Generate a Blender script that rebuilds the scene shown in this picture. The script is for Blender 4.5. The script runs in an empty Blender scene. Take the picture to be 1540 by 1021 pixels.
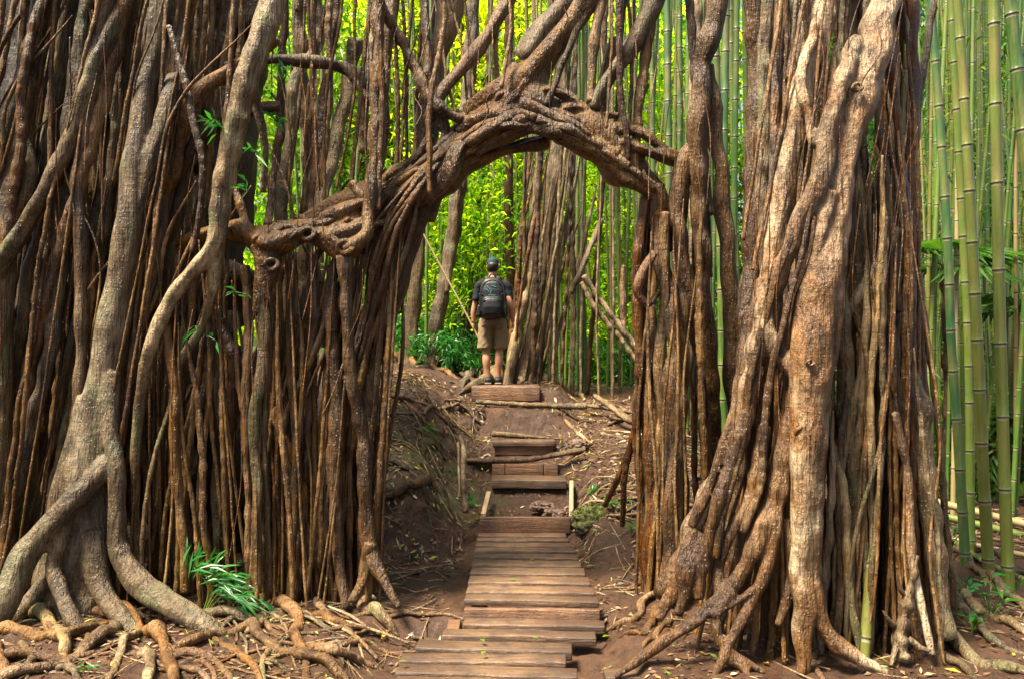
import bpy, bmesh, math, random
import numpy as np
from mathutils import Vector, noise as mnoise

sc = bpy.context.scene
col = sc.collection
R = np.random.default_rng(7)
random.seed(7)
F = 1198.0          # focal length in photo pixels (28 mm lens on a 1540 px wide frame)
CAMZ, HY = 1.77, 535.0
PI = math.pi

# ------------------------------------------------------------------ helpers
def sstep(a, b, x):
    t = np.clip((x - a) / (b - a), 0, 1)
    return t * t * (3 - 2 * t)

def P(px, py, D):
    return np.array([(px - 770.0) / F * D, D, CAMZ - (py - HY) / F * D])

def fbm(x, y, s, seed=0.0):
    return mnoise.fractal(Vector((x * s + seed, y * s - seed * 1.7, seed * .37)), 0.9, 2.0, 4)

STEP_Y = [7.0, 7.94, 8.02, 8.92, 9.04, 9.40, 9.47, 9.80, 9.90, 9.98, 10.30, 10.44, 10.58, 10.90, 10.96, 11.03, 12, 15, 25, 60]
STEP_Z = [-.13, -.13, .03, .05, .27, .31, .49, .50, .53, .655, .70, .74, 1.06, 1.10, 1.13, 1.325, 1.38, 1.45, 1.75, 3.2]
def H0(x, y):
    stairs = np.interp(y, STEP_Y, STEP_Z)
    bank0 = np.interp(y, [7.35, 7.75, 8.6, 9.7, 11, 15, 25, 60], [-.12, .42, .80, 1.42, 1.55, 1.7, 2.1, 3.8])
    bank1 = np.interp(y, [7.9, 8.8, 9.7, 11, 15, 25, 60], [-.10, .5, 1.35, 1.6, 1.8, 2.2, 3.8])
    k = sstep(-1.7, -2.3, x)
    bank = bank0 * (1 - k) + bank1 * k
    r0 = np.interp(y, [6.6, 7.2, 8.2, 9.2, 10.5, 11.5, 14, 25, 60], [-.12, -.05, .26, .52, .82, 1.12, 1.3, 1.7, 3.2])
    r1 = np.interp(y, [6, 9.5, 14, 25, 60], [-.13, -.07, .3, .9, 2.6])
    k = sstep(2.0, 3.6, x)
    right = r0 * (1 - k) + r1 * k
    xl = np.interp(y, [7.3, 8, 9.5, 11], [-.62, -.50, -.36, -.45])
    kl = sstep(xl + .04, xl - .5 - .45 * sstep(7.9, 9.0, y), x)
    kr = sstep(.58, .95, x)
    z = stairs * (1 - kl) + bank * kl
    z = z * (1 - kr) + right * kr
    z = z - .13 * sstep(5.95, 5.7, y) * sstep(-1.15, -.8, x) * sstep(.85, .6, x)
    return z
def H(x, y):
    z = float(H0(np.float64(x), np.float64(y)))
    inst = max(0.0, 1 - abs(x - .17) / .5) if 7.9 < y < 11 else 0
    n = fbm(x, y, .9) * .05 + fbm(x, y, 3.7, 5.) * .025 + fbm(x, y, 11., 9.) * .016
    if -1.7 < x < -.35 and 7.2 < y < 8.0: n *= 2.0
    return z + n * (1 - .7 * inst) * (1.6 if y > 13 else 1)
def ground_hit(px, py, d0=3.5):
    D = d0
    while D < 40:
        p = P(px, py, D)
        if p[2] < H(p[0], p[1]): break
        D += .03
    return P(px, py, D)

def make_mesh(name, V, Fq, smooth=True, mats=(), fmat=None):
    """V (n,3); Fq list of (m,k) int arrays"""
    me = bpy.data.meshes.new(name)
    if not isinstance(Fq, (list, tuple)): Fq = [Fq]
    Fq = [f for f in Fq if len(f)]
    V = np.asarray(V, dtype=np.float32)
    nl = sum(f.size for f in Fq); nf = sum(len(f) for f in Fq)
    me.vertices.add(len(V)); me.vertices.foreach_set('co', V.ravel())
    me.loops.add(nl); me.polygons.add(nf)
    loops = np.concatenate([f.ravel() for f in Fq]).astype(np.int32)
    tot = np.concatenate([np.full(len(f), f.shape[1]) for f in Fq]).astype(np.int32)
    st = np.concatenate([[0], np.cumsum(tot)[:-1]]).astype(np.int32)
    me.loops.foreach_set('vertex_index', loops)
    me.polygons.foreach_set('loop_start', st); me.polygons.foreach_set('loop_total', tot)
    me.polygons.foreach_set('use_smooth', np.full(nf, smooth))
    for m in mats: me.materials.append(m)
    if fmat is not None: me.polygons.foreach_set('material_index', np.asarray(fmat, dtype=np.int32))
    me.update(); me.validate()
    return me

def cat(parts):
    """join [(V,[F..])..]"""
    Vs, Fs, o = [], {}, 0
    for V, fl in parts:
        for f in fl:
            if len(f): Fs.setdefault(f.shape[1], []).append(f + o)
        Vs.append(V); o += len(V)
    return np.concatenate(Vs), [np.concatenate(v) for v in Fs.values()]

def link(name, me, parent=None, loc=(0, 0, 0)):
    o = bpy.data.objects.new(name, me); col.objects.link(o)
    o.location = loc
    if parent is not None: o.parent = parent
    return o
def tag(o, label=None, cat_=None, group=None, kind=None):
    if label: o['label'] = label
    if cat_: o['category'] = cat_
    if group: o['group'] = group
    if kind: o['kind'] = kind
    return o
def empty(name, loc, label, cat_, group=None, rz=0):
    o = bpy.data.objects.new(name, None); col.objects.link(o)
    o.empty_display_size = .2; o.location = loc; o.rotation_euler = (0, 0, rz)
    return tag(o, label, cat_, group)
def obj(name, geo, mat, parent=None, origin=None, smooth=True):
    """world-space geometry -> object; under a parent (unrotated Empty) stored relative to it"""
    V, fl = geo
    V = np.asarray(V)
    if parent is not None:
        V = V - np.array(parent.location); loc = (0, 0, 0)
    elif origin is not None:
        V = V - np.array(origin); loc = origin
    else:
        loc = (0, 0, 0)
    me = make_mesh(name, V, fl, smooth, [mat])
    return link(name, me, parent, loc)

# ---- splines and tubes
def spline(pts, step):
    pts = np.asarray(pts, float)
    n = len(pts)
    if n == 2: pts = np.array([pts[0], (pts[0] + pts[1]) / 2, pts[1]]); n = 3
    ext = np.vstack([2 * pts[0] - pts[1], pts, 2 * pts[-1] - pts[-2]])
    out = []
    for i in range(1, n):
        p0, p1, p2, p3 = ext[i - 1], ext[i], ext[i + 1], ext[i + 2]
        L = np.linalg.norm((p2 - p1)[:3]); m = max(2, int(math.ceil(L / step)))
        t = np.linspace(0, 1, m, endpoint=False)[:, None]
        # tangents limited by segment length (keeps uneven spacing from overshooting)
        d0, d1, d2 = [max(1e-6, np.linalg.norm((b - a)[:3])) for a, b in ((p0, p1), (p1, p2), (p2, p3))]
        m1 = ((p1 - p0) / d0 * d1 + (p2 - p1) / d1 * d0) / (d0 + d1) * d1
        m2 = ((p2 - p1) / d1 * d2 + (p3 - p2) / d2 * d1) / (d1 + d2) * d1
        h = (2*t**3-3*t**2+1)*p1 + (t**3-2*t**2+t)*m1 + (-2*t**3+3*t**2)*p2 + (t**3-t**2)*m2
        out.append(h)
    out.append(pts[-1:])
    return np.concatenate(out)

def tube(pts, rad, sides=None, rng=R, lump=.10, flute=.10, wig=.5, bumps=1.0, step=None, scale=(1, 1), knots=False):
    q = np.column_stack([np.asarray(pts, float), np.asarray(rad, float)])
    rm = float(np.mean(rad))
    if step is None: step = min(.09, max(.022, .55 * rm))
    s = spline(q, step)
    C, r = s[:, :3].copy(), np.maximum(s[:, 3], .0012)
    n = len(C)
    L = np.concatenate([[0], np.cumsum(np.linalg.norm(np.diff(C, axis=0), axis=1))])
    if wig:
        fade = np.minimum(1, np.minimum(L, L[-1] - L) / (.15 + 1e-6))
        for a in range(3):
            w = 0
            for k in range(3):
                w = w + np.sin(2 * PI * L / rng.uniform(.25, 1.3) + rng.uniform(0, 6.28)) * rng.uniform(.3, 1)
            C[:, a] += w * wig * .33 * np.minimum(r, .05) * fade * (1 if a < 2 else .3)
    if sides is None: sides = 7 if rm < .012 else 9 if rm < .022 else 12 if rm < .05 else 20 if rm < .1 else 28
    T = np.gradient(C, axis=0); T /= np.linalg.norm(T, axis=1)[:, None] + 1e-9
    a = np.array([0, 1., 0]) if abs(T[0][1]) < .9 else np.array([1., 0, 0])
    N = np.zeros_like(C); v = np.cross(T[0], a); v /= np.linalg.norm(v); N[0] = v
    for i in range(1, n):
        v = v - T[i] * v.dot(T[i]); v /= np.linalg.norm(v) + 1e-9; N[i] = v
    B = np.cross(T, N)
    th = np.linspace(0, 2 * PI, sides, endpoint=False)
    m = np.ones((n, sides))
    if flute:
        for k in (2, 3, 4, 5):
            tw = rng.uniform(-1.2, 1.2)
            amp = flute * rng.uniform(.2, .7) / (1 + .35 * (k - 2))
            wob = np.sin(2 * PI * L / rng.uniform(.6, 2.2) + rng.uniform(0, 6.28)) * .9
            m += amp * np.cos(k * th[None] + rng.uniform(0, 6.28) + (tw * L + wob)[:, None])
    if lump:
        for k in range(3):
            m += lump * .5 * (np.sin(2 * PI * L / (rng.uniform(3, 14) * rm) + rng.uniform(0, 6.28))[:, None]
                             * (1 + .6 * np.cos(th[None] + rng.uniform(0, 6.28))))
    nb = int(bumps * L[-1] / max(.12, 3.2 * rm))
    for k in range(nb):
        l0, t0 = rng.uniform(0, L[-1]), rng.uniform(0, 6.28)
        w = rng.uniform(.35, .9) * max(rm, .015); am = rng.uniform(.05, .22)
        dth = np.angle(np.exp(1j * (th - t0)))
        m += am * np.exp(-(((L - l0) / w)[:, None]) ** 2 - (dth[None] / .45) ** 2)
    rr = r[:, None] * m
    V = C[:, None] + rr[..., None] * (scale[0] * np.cos(th)[None, :, None] * N[:, None] + scale[1] * np.sin(th)[None, :, None] * B[:, None])
    V = V.reshape(-1, 3)
    i = np.arange(n - 1)[:, None] * sides; j = np.arange(sides)[None]; j2 = (j + 1) % sides
    Q = np.stack([i + j, i + j2, i + sides + j2, i + sides + j], -1).reshape(-1, 4)
    c0, c1 = len(V), len(V) + 1
    V = np.vstack([V, C[0] - T[0] * r[0] * .3, C[-1] + T[-1] * r[-1] * .3])
    jj = np.arange(sides); k2 = (jj + 1) % sides
    T0 = np.stack([np.full(sides, c0), k2, jj], -1)
    T1 = np.stack([np.full(sides, c1), (n - 1) * sides + jj, (n - 1) * sides + k2], -1)
    return V, [Q, np.concatenate([T0, T1])]

def pxtube(spec, **kw):
    """spec: [(px, py, D, width_px)..] in photo pixels and metres of depth"""
    pts = [P(a, b, d) for a, b, d, w in spec]
    rad = [w * .5 / F * d for a, b, d, w in spec]
    return tube(pts, rad, **kw)

def fused(name, geos, mat, parent=None, origin=None, voxel=.012, smooth=5):
    V, fl = cat(geos)
    off = np.array(parent.location) if parent is not None else np.array(origin if origin is not None else (0, 0, 0))
    me = make_mesh('tmp', V - off, fl)
    t = bpy.data.objects.new('tmp', me); col.objects.link(t)
    m = t.modifiers.new('r', 'REMESH'); m.mode = 'VOXEL'; m.voxel_size = voxel; m.use_smooth_shade = True
    s = t.modifiers.new('s', 'SMOOTH'); s.factor = .5; s.iterations = smooth
    dg = bpy.context.evaluated_depsgraph_get(); dg.update()
    me2 = bpy.data.meshes.new_from_object(t.evaluated_get(dg))
    bpy.data.objects.remove(t); bpy.data.meshes.remove(me)
    me2.name = name; me2.materials.clear(); me2.materials.append(mat)
    me2.polygons.foreach_set('use_smooth', np.full(len(me2.polygons), True))
    return link(name, me2, parent, (0, 0, 0) if parent is not None else tuple(off))

# ---- boxes with rounded edges, as bmesh -> geometry arrays
def bm_geo(bm):
    bm.normal_update()
    V = np.array([v.co[:] for v in bm.verts]); bm.verts.index_update()
    d = {}
    for f in bm.faces: d.setdefault(len(f.verts), []).append([v.index for v in f.verts])
    bm.free()
    return V, [np.array(v) for v in d.values()]
def box(c, size, rz=0, bev=.006, tilt=(0, 0), cuts=0, rough=0, seed=0):
    bm = bmesh.new(); bmesh.ops.create_cube(bm, size=1)
    for v in bm.verts: v.co = Vector((v.co.x * size[0], v.co.y * size[1], v.co.z * size[2]))
    if bev: bmesh.ops.bevel(bm, geom=bm.edges[:], offset=bev, segments=2, affect='EDGES', profile=.6)
    if cuts:
        es = [e for e in bm.edges if abs((e.verts[0].co - e.verts[1].co).x) > size[0] * .5]
        bmesh.ops.subdivide_edges(bm, edges=es, cuts=cuts)
        rr = random.Random(seed)
        ph = [rr.uniform(0, 6) for _ in range(6)]
        for v in bm.verts:
            x = v.co.x
            v.co.z += rough * (math.sin(x * 3 + ph[0]) + .5 * math.sin(x * 9 + ph[1]))
            v.co.y += rough * (math.sin(x * 4 + ph[2] + (2 if v.co.y > 0 else 0)) + .6 * math.sin(x * 13 + ph[3] + (1 if v.co.z > 0 else 0)))
            k = mnoise.noise(v.co * 20 + Vector((seed * 3.1, 0, 0)))
            v.co += Vector((k * .4, k, k * .7)) * rough * .8
    from mathutils import Matrix
    M = Matrix.Translation(c) @ Matrix.Rotation(rz, 4, 'Z') @ Matrix.Rotation(tilt[0], 4, 'X') @ Matrix.Rotation(tilt[1], 4, 'Y')
    bmesh.ops.transform(bm, matrix=M, verts=bm.verts[:])
    return bm_geo(bm)
def rock(c, r, seed, sub=4):
    bm = bmesh.new(); bmesh.ops.create_icosphere(bm, subdivisions=sub, radius=1)
    for v in bm.verts:
        d = v.co.normalized()
        k = 1 + .28 * mnoise.fractal(d * 1.3 + Vector((seed, 0, 0)), .9, 2, 3) + .07 * mnoise.noise(d * 6 + Vector((0, seed, 0)))
        v.co = Vector((d.x * r[0], d.y * r[1], d.z * r[2])) * k + Vector(c)
    return bm_geo(bm)
def ellipsoid(c, r, seg=16):
    bm = bmesh.new(); bmesh.ops.create_uvsphere(bm, u_segments=seg, v_segments=seg // 2 + 2, radius=1)
    for v in bm.verts: v.co = Vector((v.co.x * r[0] + c[0], v.co.y * r[1] + c[1], v.co.z * r[2] + c[2]))
    return bm_geo(bm)
def loft(secs, sides=24, pw=2.0):
    """secs: (cx, cy, z, rx, ry) stacked upward, superellipse sections"""
    th = np.linspace(0, 2 * PI, sides, endpoint=False)
    c, s = np.cos(th), np.sin(th)
    ex = np.sign(c) * np.abs(c) ** (2 / pw); ey = np.sign(s) * np.abs(s) ** (2 / pw)
    V = np.concatenate([np.column_stack([a + rx * ex, b + ry * ey, np.full(sides, z)]) for a, b, z, rx, ry in secs])
    n = len(secs); i = np.arange(n - 1)[:, None] * sides; j = np.arange(sides)[None]; j2 = (j + 1) % sides
    Q = np.stack([i + j, i + j2, i + sides + j2, i + sides + j], -1).reshape(-1, 4)
    return V, [Q, np.arange(sides)[::-1][None], ((n - 1) * sides + np.arange(sides))[None]]

# ---- leaves (vectorised): base point, direction, up-ish normal, length, width
def leaves(base, dirs, nrm, L, W, fold=.25, droop=.0, tip=.5):
    base, dirs, nrm = [np.asarray(a, float) for a in (base, dirs, nrm)]
    n = len(base); L = np.broadcast_to(L, n)[:, None]; W = np.broadcast_to(W, n)[:, None]
    dirs = dirs / (np.linalg.norm(dirs, axis=1)[:, None] + 1e-9)
    side = np.cross(dirs, nrm); side /= np.linalg.norm(side, axis=1)[:, None] + 1e-9
    up = np.cross(side, dirs)
    mid = base + dirs * L * .45; end = base + dirs * L - np.array([0, 0, 1]) * droop * L
    a = mid + side * W * .5 + up * W * fold; b = mid - side * W * .5 + up * W * fold
    V = np.stack([base, a, end, b, mid - np.array([0, 0, 1]) * droop * L * .15], 1).reshape(-1, 3)
    k = np.arange(n)[:, None] * 5
    T = np.concatenate([k + [[0, 4, 1]], k + [[4, 2, 1]], k + [[0, 3, 4]], k + [[4, 3, 2]]])
    return V, [T]
def rdir(n, rng=R):
    v = rng.normal(size=(n, 3)); return v / np.linalg.norm(v, axis=1)[:, None]
# ------------------------------------------------------------------ materials
class NT:
    def __init__(s, name):
        s.m = bpy.data.materials.new(name); s.m.use_nodes = True
        s.t = s.m.node_tree; s.t.nodes.clear()
        s.out = s.n('ShaderNodeOutputMaterial')
    def n(s, typ, **kw):
        o = s.t.nodes.new(typ)
        for k, v in kw.items(): setattr(o, k, v)
        return o
    def set(s, sock, v):
        if isinstance(v, bpy.types.NodeSocket): s.t.links.new(v, sock)
        elif v is not None: sock.default_value = v
    def coord(s, kind='Object', scale=(1, 1, 1)):
        c = s.n('ShaderNodeTexCoord').outputs[kind]
        mp = s.n('ShaderNodeMapping'); s.set(mp.inputs[0], c); mp.inputs['Scale'].default_value = scale
        return mp.outputs[0]
    def noise(s, vec, scale, detail=4, rough=.55, dist=0):
        o = s.n('ShaderNodeTexNoise'); s.set(o.inputs['Vector'], vec)
        o.inputs['Scale'].default_value = scale; o.inputs['Detail'].default_value = detail
        o.inputs['Roughness'].default_value = rough; o.inputs['Distortion'].default_value = dist
        return o.outputs[0]
    def voro(s, vec, scale, feat='F1', out=0):
        o = s.n('ShaderNodeTexVoronoi', feature=feat); s.set(o.inputs['Vector'], vec); o.inputs['Scale'].default_value = scale
        return o.outputs[out]
    def ramp(s, fac, stops, interp='LINEAR'):
        o = s.n('ShaderNodeValToRGB'); s.set(o.inputs[0], fac); e = o.color_ramp; e.interpolation = interp
        while len(e.elements) < len(stops): e.elements.new(.5)
        for k, (p, c) in enumerate(stops):
            e.elements[k].position = p
            e.elements[k].color = (c, c, c, 1) if isinstance(c, (int, float)) else (*c, 1)
        return o.outputs[0]
    def mix(s, fac, a, b, mode='MIX'):
        o = s.n('ShaderNodeMix', data_type='RGBA', blend_type=mode)
        s.set(o.inputs[0], fac)
        for k, v in ((6, a), (7, b)):
            s.set(o.inputs[k], (*v, 1) if isinstance(v, tuple) else v)
        return o.outputs[2]
    def math(s, op, a, b=0.0, clamp=False):
        o = s.n('ShaderNodeMath', operation=op, use_clamp=clamp); s.set(o.inputs[0], a); s.set(o.inputs[1], b)
        return o.outputs[0]
    def bump(s, h, strength=.5, dist=.01, prev=None):
        o = s.n('ShaderNodeBump'); s.set(o.inputs['Height'], h)
        o.inputs['Strength'].default_value = strength; o.inputs['Distance'].default_value = dist
        if prev is not None: s.set(o.inputs['Normal'], prev)
        return o.outputs[0]
    def bsdf(s, color, rough=.5, normal=None, spec=.5, sheen=0, coat=0, metal=0):
        o = s.n('ShaderNodeBsdfPrincipled')
        s.set(o.inputs['Base Color'], (*color, 1) if isinstance(color, tuple) else color)
        s.set(o.inputs['Roughness'], rough); o.inputs['Specular IOR Level'].default_value = spec
        o.inputs['Metallic'].default_value = metal
        o.inputs['Coat Weight'].default_value = coat; o.inputs['Coat Roughness'].default_value = .25
        if normal is not None: s.set(o.inputs['Normal'], normal)
        return o.outputs[0]
    def done(s, sh): s.set(s.out.inputs[0], sh); return s.m

def bark(name, a, b, pale, pale_amt=.5, spots=.6, moss=.0, rough=(.34, .62), stretch=.28, rnd=.45):
    t = NT(name)
    c = t.coord('Object', (1, 1, stretch)); ci = t.coord('Object')
    rv = t.n('ShaderNodeObjectInfo').outputs['Random']
    n1 = t.noise(c, 2.6, 5, .6); n2 = t.noise(c, 17, 5, .65, .4); n3 = t.noise(ci, 4.2, 4, .6)
    base = t.mix(t.ramp(n2, [(.30, 0.), (.70, 1.)]), a, b)
    pal = t.math('MULTIPLY', t.ramp(n1, [(.44, 0.), (.66, 1.)]), t.ramp(n3, [(.35, 0.), (.62, 1.)]))
    base = t.mix(t.math('MULTIPLY', pal, pale_amt), base, pale)
    # dark cracks running along the root, scars across it
    streak = t.noise(t.coord('Object', (1, 1, .07)), 48, 3, .6)
    base = t.mix(t.math('MULTIPLY', t.ramp(streak, [(.50, 0.), (.72, 1.)]), .75), base, tuple(x * .28 for x in a))
    ring = t.noise(t.coord('Object', (.35, .35, 3.0)), 13, 3, .55)
    base = t.mix(t.math('MULTIPLY', t.ramp(ring, [(.55, 0.), (.75, 1.)]), .28), base, tuple(x * .45 for x in a))
    st = t.ramp(t.noise(t.coord('Object', (1, 1, .45)), 3.4, 6, .72, .8), [(.40, 1.), (.56, 0.)])
    base = t.mix(t.math('MULTIPLY', st, .72), base, tuple(x * .33 for x in a))
    if moss:
        mm = t.ramp(t.noise(ci, 3.1, 5, .7), [(.52, 0.), (.66, 1.)])
        base = t.mix(t.math('MULTIPLY', mm, moss), base, (.075, .085, .035))
    vd = t.voro(t.coord('Object', (1, 1, .8)), 46); vr = t.voro(t.coord('Object', (1, 1, .8)), 46, out=1)
    dot = t.math('MULTIPLY', t.ramp(vd, [(.16, 1.), (.30, 0.)]), t.ramp(vr, [(.50, 0.), (.54, 1.)]))
    base = t.mix(t.math('MULTIPLY', dot, spots * .38), base, (.50, .40, .28))
    hs = t.n('ShaderNodeHueSaturation'); t.set(hs.inputs['Color'], base)
    t.set(hs.inputs['Value'], t.math('ADD', t.math('MULTIPLY', rv, rnd * 2), 1 - rnd))
    r2 = t.math('FRACT', t.math('MULTIPLY', rv, 17.3))
    t.set(hs.inputs['Saturation'], t.math('ADD', t.math('MULTIPLY', r2, .25), .98))
    t.set(hs.inputs['Hue'], t.math('ADD', t.math('MULTIPLY', t.math('FRACT', t.math('MULTIPLY', rv, 5.7)), .008), .497))
    h = t.math('ADD', t.math('MULTIPLY', n2, .8), t.math('MULTIPLY', streak, -.9))
    h = t.math('ADD', h, t.math('MULTIPLY', ring, -.15)); h = t.math('ADD', h, t.math('MULTIPLY', dot, .12))
    h = t.math('ADD', h, t.math('MULTIPLY', n1, 1.2))
    n4 = t.noise(c, 42, 4, .7)
    h = t.math('ADD', h, t.math('MULTIPLY', n4, t.math('MULTIPLY', n3, .8)))
    nm = t.bump(h, 1.0, .03); nm = t.bump(t.noise(ci, 130, 3, .6), .25, .005, nm)
    ro = t.ramp(n3, [(.3, rough[0]), (.7, rough[1])])
    return t.done(t.bsdf(hs.outputs[0], ro, nm, .4))

M = {}
M['brown'] = bark('bark_brown', (.036, .017, .007), (.150, .076, .029), (.36, .24, .13), .55, .6, .0)
M['inner'] = bark('bark_inner_shade', (.030, .015, .008), (.055, .03, .016), (.08, .05, .03), .4, .1, .0, (.5, .75))  # core bark darkened so the gaps read as deep shade
M['arch'] = bark('bark_arch', (.036, .016, .006), (.150, .074, .026), (.34, .22, .11), .45, .35, .0, (.25, .5), .7, .12)
M['grey'] = bark('bark_grey_brown', (.060, .038, .018), (.185, .118, .058), (.40, .32, .20), .85, .7, .75, (.38, .65))
M['pale'] = bark('bark_pale', (.085, .040, .015), (.215, .118, .050), (.56, .46, .31), 1.0, .35, .2, (.36, .62), .5, .12)
M['red'] = bark('bark_red', (.034, .013, .005), (.140, .058, .020), (.28, .16, .07), .35, .3, .0, (.3, .55))
M['straw'] = bark('bark_straw', (.09, .058, .03), (.23, .16, .09), (.42, .34, .22), .7, .2, .15, (.5, .75))
M['stick'] = bark('dead_stick', (.10, .06, .03), (.26, .175, .095), (.48, .38, .25), .8, .1, .0, (.45, .7), .6)

def soil():
    t = NT('wet_soil'); c = t.coord('Object')
    n1 = t.noise(c, 1.7, 5, .6); n2 = t.noise(c, 14, 6, .7); n3 = t.noise(c, 60, 4, .7)
    base = t.mix(t.ramp(n2, [(.3, 0.), (.7, 1.)]), (.024, .0105, .0045), (.115, .050, .021))
    base = t.mix(t.math('MULTIPLY', t.ramp(n3, [(.55, 0.), (.72, 1.)]), .7), base, (.15, .075, .034))
    base = t.mix(t.math('MULTIPLY', t.ramp(n1, [(.5, 0.), (.68, 1.)]), .6), base, (.135, .06, .025))
    # moss on the bank beside the steps
    pos = t.n('ShaderNodeSeparateXYZ'); t.set(pos.inputs[0], t.n('ShaderNodeTexCoord').outputs['Object'])
    mk = t.math('MULTIPLY', t.ramp(pos.outputs[1], [(0, 0.), (.5, 0.)]), 1.0)
    dist = t.n('ShaderNodeVectorMath', operation='DISTANCE'); t.set(dist.inputs[0], t.n('ShaderNodeTexCoord').outputs['Object'])
    dist.inputs[1].default_value = (-.75, 8.7, .6)
    mo = t.math('MULTIPLY', t.ramp(dist.outputs['Value'], [(.45, 1.), (1.0, 0.)]), t.ramp(t.noise(c, 6, 5, .7), [(.40, 0.), (.56, 1.)]))
    base = t.mix(t.math('MULTIPLY', mo, .85), base, (.060, .080, .014))
    far = t.ramp(t.math('MULTIPLY', pos.outputs[1], .02), [(.25, 0.), (.32, 1.)])
    base = t.mix(t.math('MULTIPLY', far, t.ramp(n2, [(.35, 0.), (.6, .9)])), base, (.06, .09, .02))
    h = t.math('ADD', n2, t.math('MULTIPLY', n3, .5))
    nm = t.bump(h, 1.0, .07); nm = t.bump(t.noise(c, 110, 4, .75), .9, .018, nm)
    return t.done(t.bsdf(base, t.ramp(n1, [(.35, .42), (.65, .8)]), nm, .5))
M['soil'] = soil()

def wood(name, a, b, dark, rough=(.3, .6), axis='X', mud=.85):
    t = NT(name); sc_ = (.06, 1, 1) if axis == 'X' else (1, .06, 1)
    rv = t.n('ShaderNodeObjectInfo').outputs['Random']
    add = t.n('ShaderNodeVectorMath', operation='ADD'); t.set(add.inputs[0], t.n('ShaderNodeTexCoord').outputs['Object'])
    comb = t.n('ShaderNodeCombineXYZ'); t.set(comb.inputs[0], t.math('MULTIPLY', rv, 37.)); t.set(comb.inputs[1], t.math('MULTIPLY', rv, 11.)); t.set(add.inputs[1], comb.outputs[0])
    mp = t.n('ShaderNodeMapping'); t.set(mp.inputs[0], add.outputs[0]); mp.inputs['Scale'].default_value = sc_
    g = t.noise(mp.outputs[0], 38, 6, .7, .6); g2 = t.noise(add.outputs[0], 5, 5, .65); g3 = t.noise(add.outputs[0], 38, 4, .7)
    base = t.mix(t.ramp(g, [(.3, 0.), (.68, 1.)]), a, b)
    base = t.mix(t.math('MULTIPLY', t.ramp(g2, [(.42, 0.), (.66, 1.)]), mud), base, dark)
    base = t.mix(t.math('MULTIPLY', t.ramp(g3, [(.62, 0.), (.70, 1.)]), .7), base, (.035, .018, .01))
    if axis == 'X':   # mud trodden in from the ends, the middle worn
        sx = t.n('ShaderNodeSeparateXYZ'); t.set(sx.inputs[0], t.n('ShaderNodeTexCoord').outputs['Object'])
        edge = t.math('ADD', t.math('ABSOLUTE', sx.outputs[0]), t.math('MULTIPLY', g2, .5))
        base = t.mix(t.math('MULTIPLY', t.ramp(edge, [(.42, 0.), (.72, 1.)]), .7), base, (.045, .022, .011))
    hs = t.n('ShaderNodeHueSaturation'); t.set(hs.inputs['Color'], base)
    t.set(hs.inputs['Value'], t.math('ADD', t.math('MULTIPLY', rv, .5), .8))
    nm = t.bump(t.math('ADD', g, t.math('MULTIPLY', g3, -.5)), .9, .014)
    return t.done(t.bsdf(hs.outputs[0], t.ramp(g2, [(.35, rough[0]), (.6, rough[1])]), nm, .5))
M['plank'] = wood('wet_plank', (.060, .033, .018), (.205, .122, .068), (.042, .021, .011))
M['step'] = wood('step_timber', (.11, .055, .027), (.235, .125, .065), (.085, .04, .02))
M['stake'] = wood('stake_timber', (.22, .14, .08), (.40, .29, .18), (.16, .09, .05), axis='Y', mud=.3)

def bamboo(name, hues):
    t = NT(name); c = t.coord('Object', (1, 1, .1)); rv = t.n('ShaderNodeObjectInfo').outputs['Random']
    base = t.ramp(rv, hues)
    n = t.noise(c, 26, 4, .6); n2 = t.noise(t.coord('Object', (1, 1, .35)), 5, 4, .6)
    base = t.mix(t.ramp(n, [(.35, 0.), (.75, .55)]), base, (.16, .20, .05))
    base = t.mix(t.ramp(n2, [(.48, 0.), (.72, .7)]), base, (.20, .15, .05))
    base = t.mix(t.ramp(t.noise(t.coord('Object', (1, 1, .6)), 44, 3, .7), [(.60, 0.), (.72, .6)]), base, (.055, .045, .02))
    return t.done(t.bsdf(base, .36, t.bump(n, .2, .003), .5))
M['bam'] = bamboo('bamboo_culm', [(.0, (.014, .060, .008)), (.35, (.024, .095, .010)), (.7, (.045, .12, .011)), (1., (.10, .14, .02))])
M['bamy'] = bamboo('bamboo_culm_olive', [(.0, (.050, .095, .012)), (.5, (.085, .11, .016)), (1., (.13, .10, .022))])
M['bamblue'] = bamboo('bamboo_culm_bluish', [(.0, (.015, .072, .024)), (1., (.028, .10, .032))])
M['bamdead'] = bamboo('bamboo_culm_dead', [(.0, (.20, .13, .06)), (1., (.27, .19, .10))])
def node_mat(name, col_, r=.5):
    t = NT(name); n = t.noise(t.coord('Object'), 60, 3)
    return t.done(t.bsdf(t.mix(n, col_, tuple(x * .5 for x in col_)), r))
M['node'] = node_mat('bamboo_node', (.055, .05, .022)); M['nodepale'] = node_mat('bamboo_node_pale', (.34, .32, .20))

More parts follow.
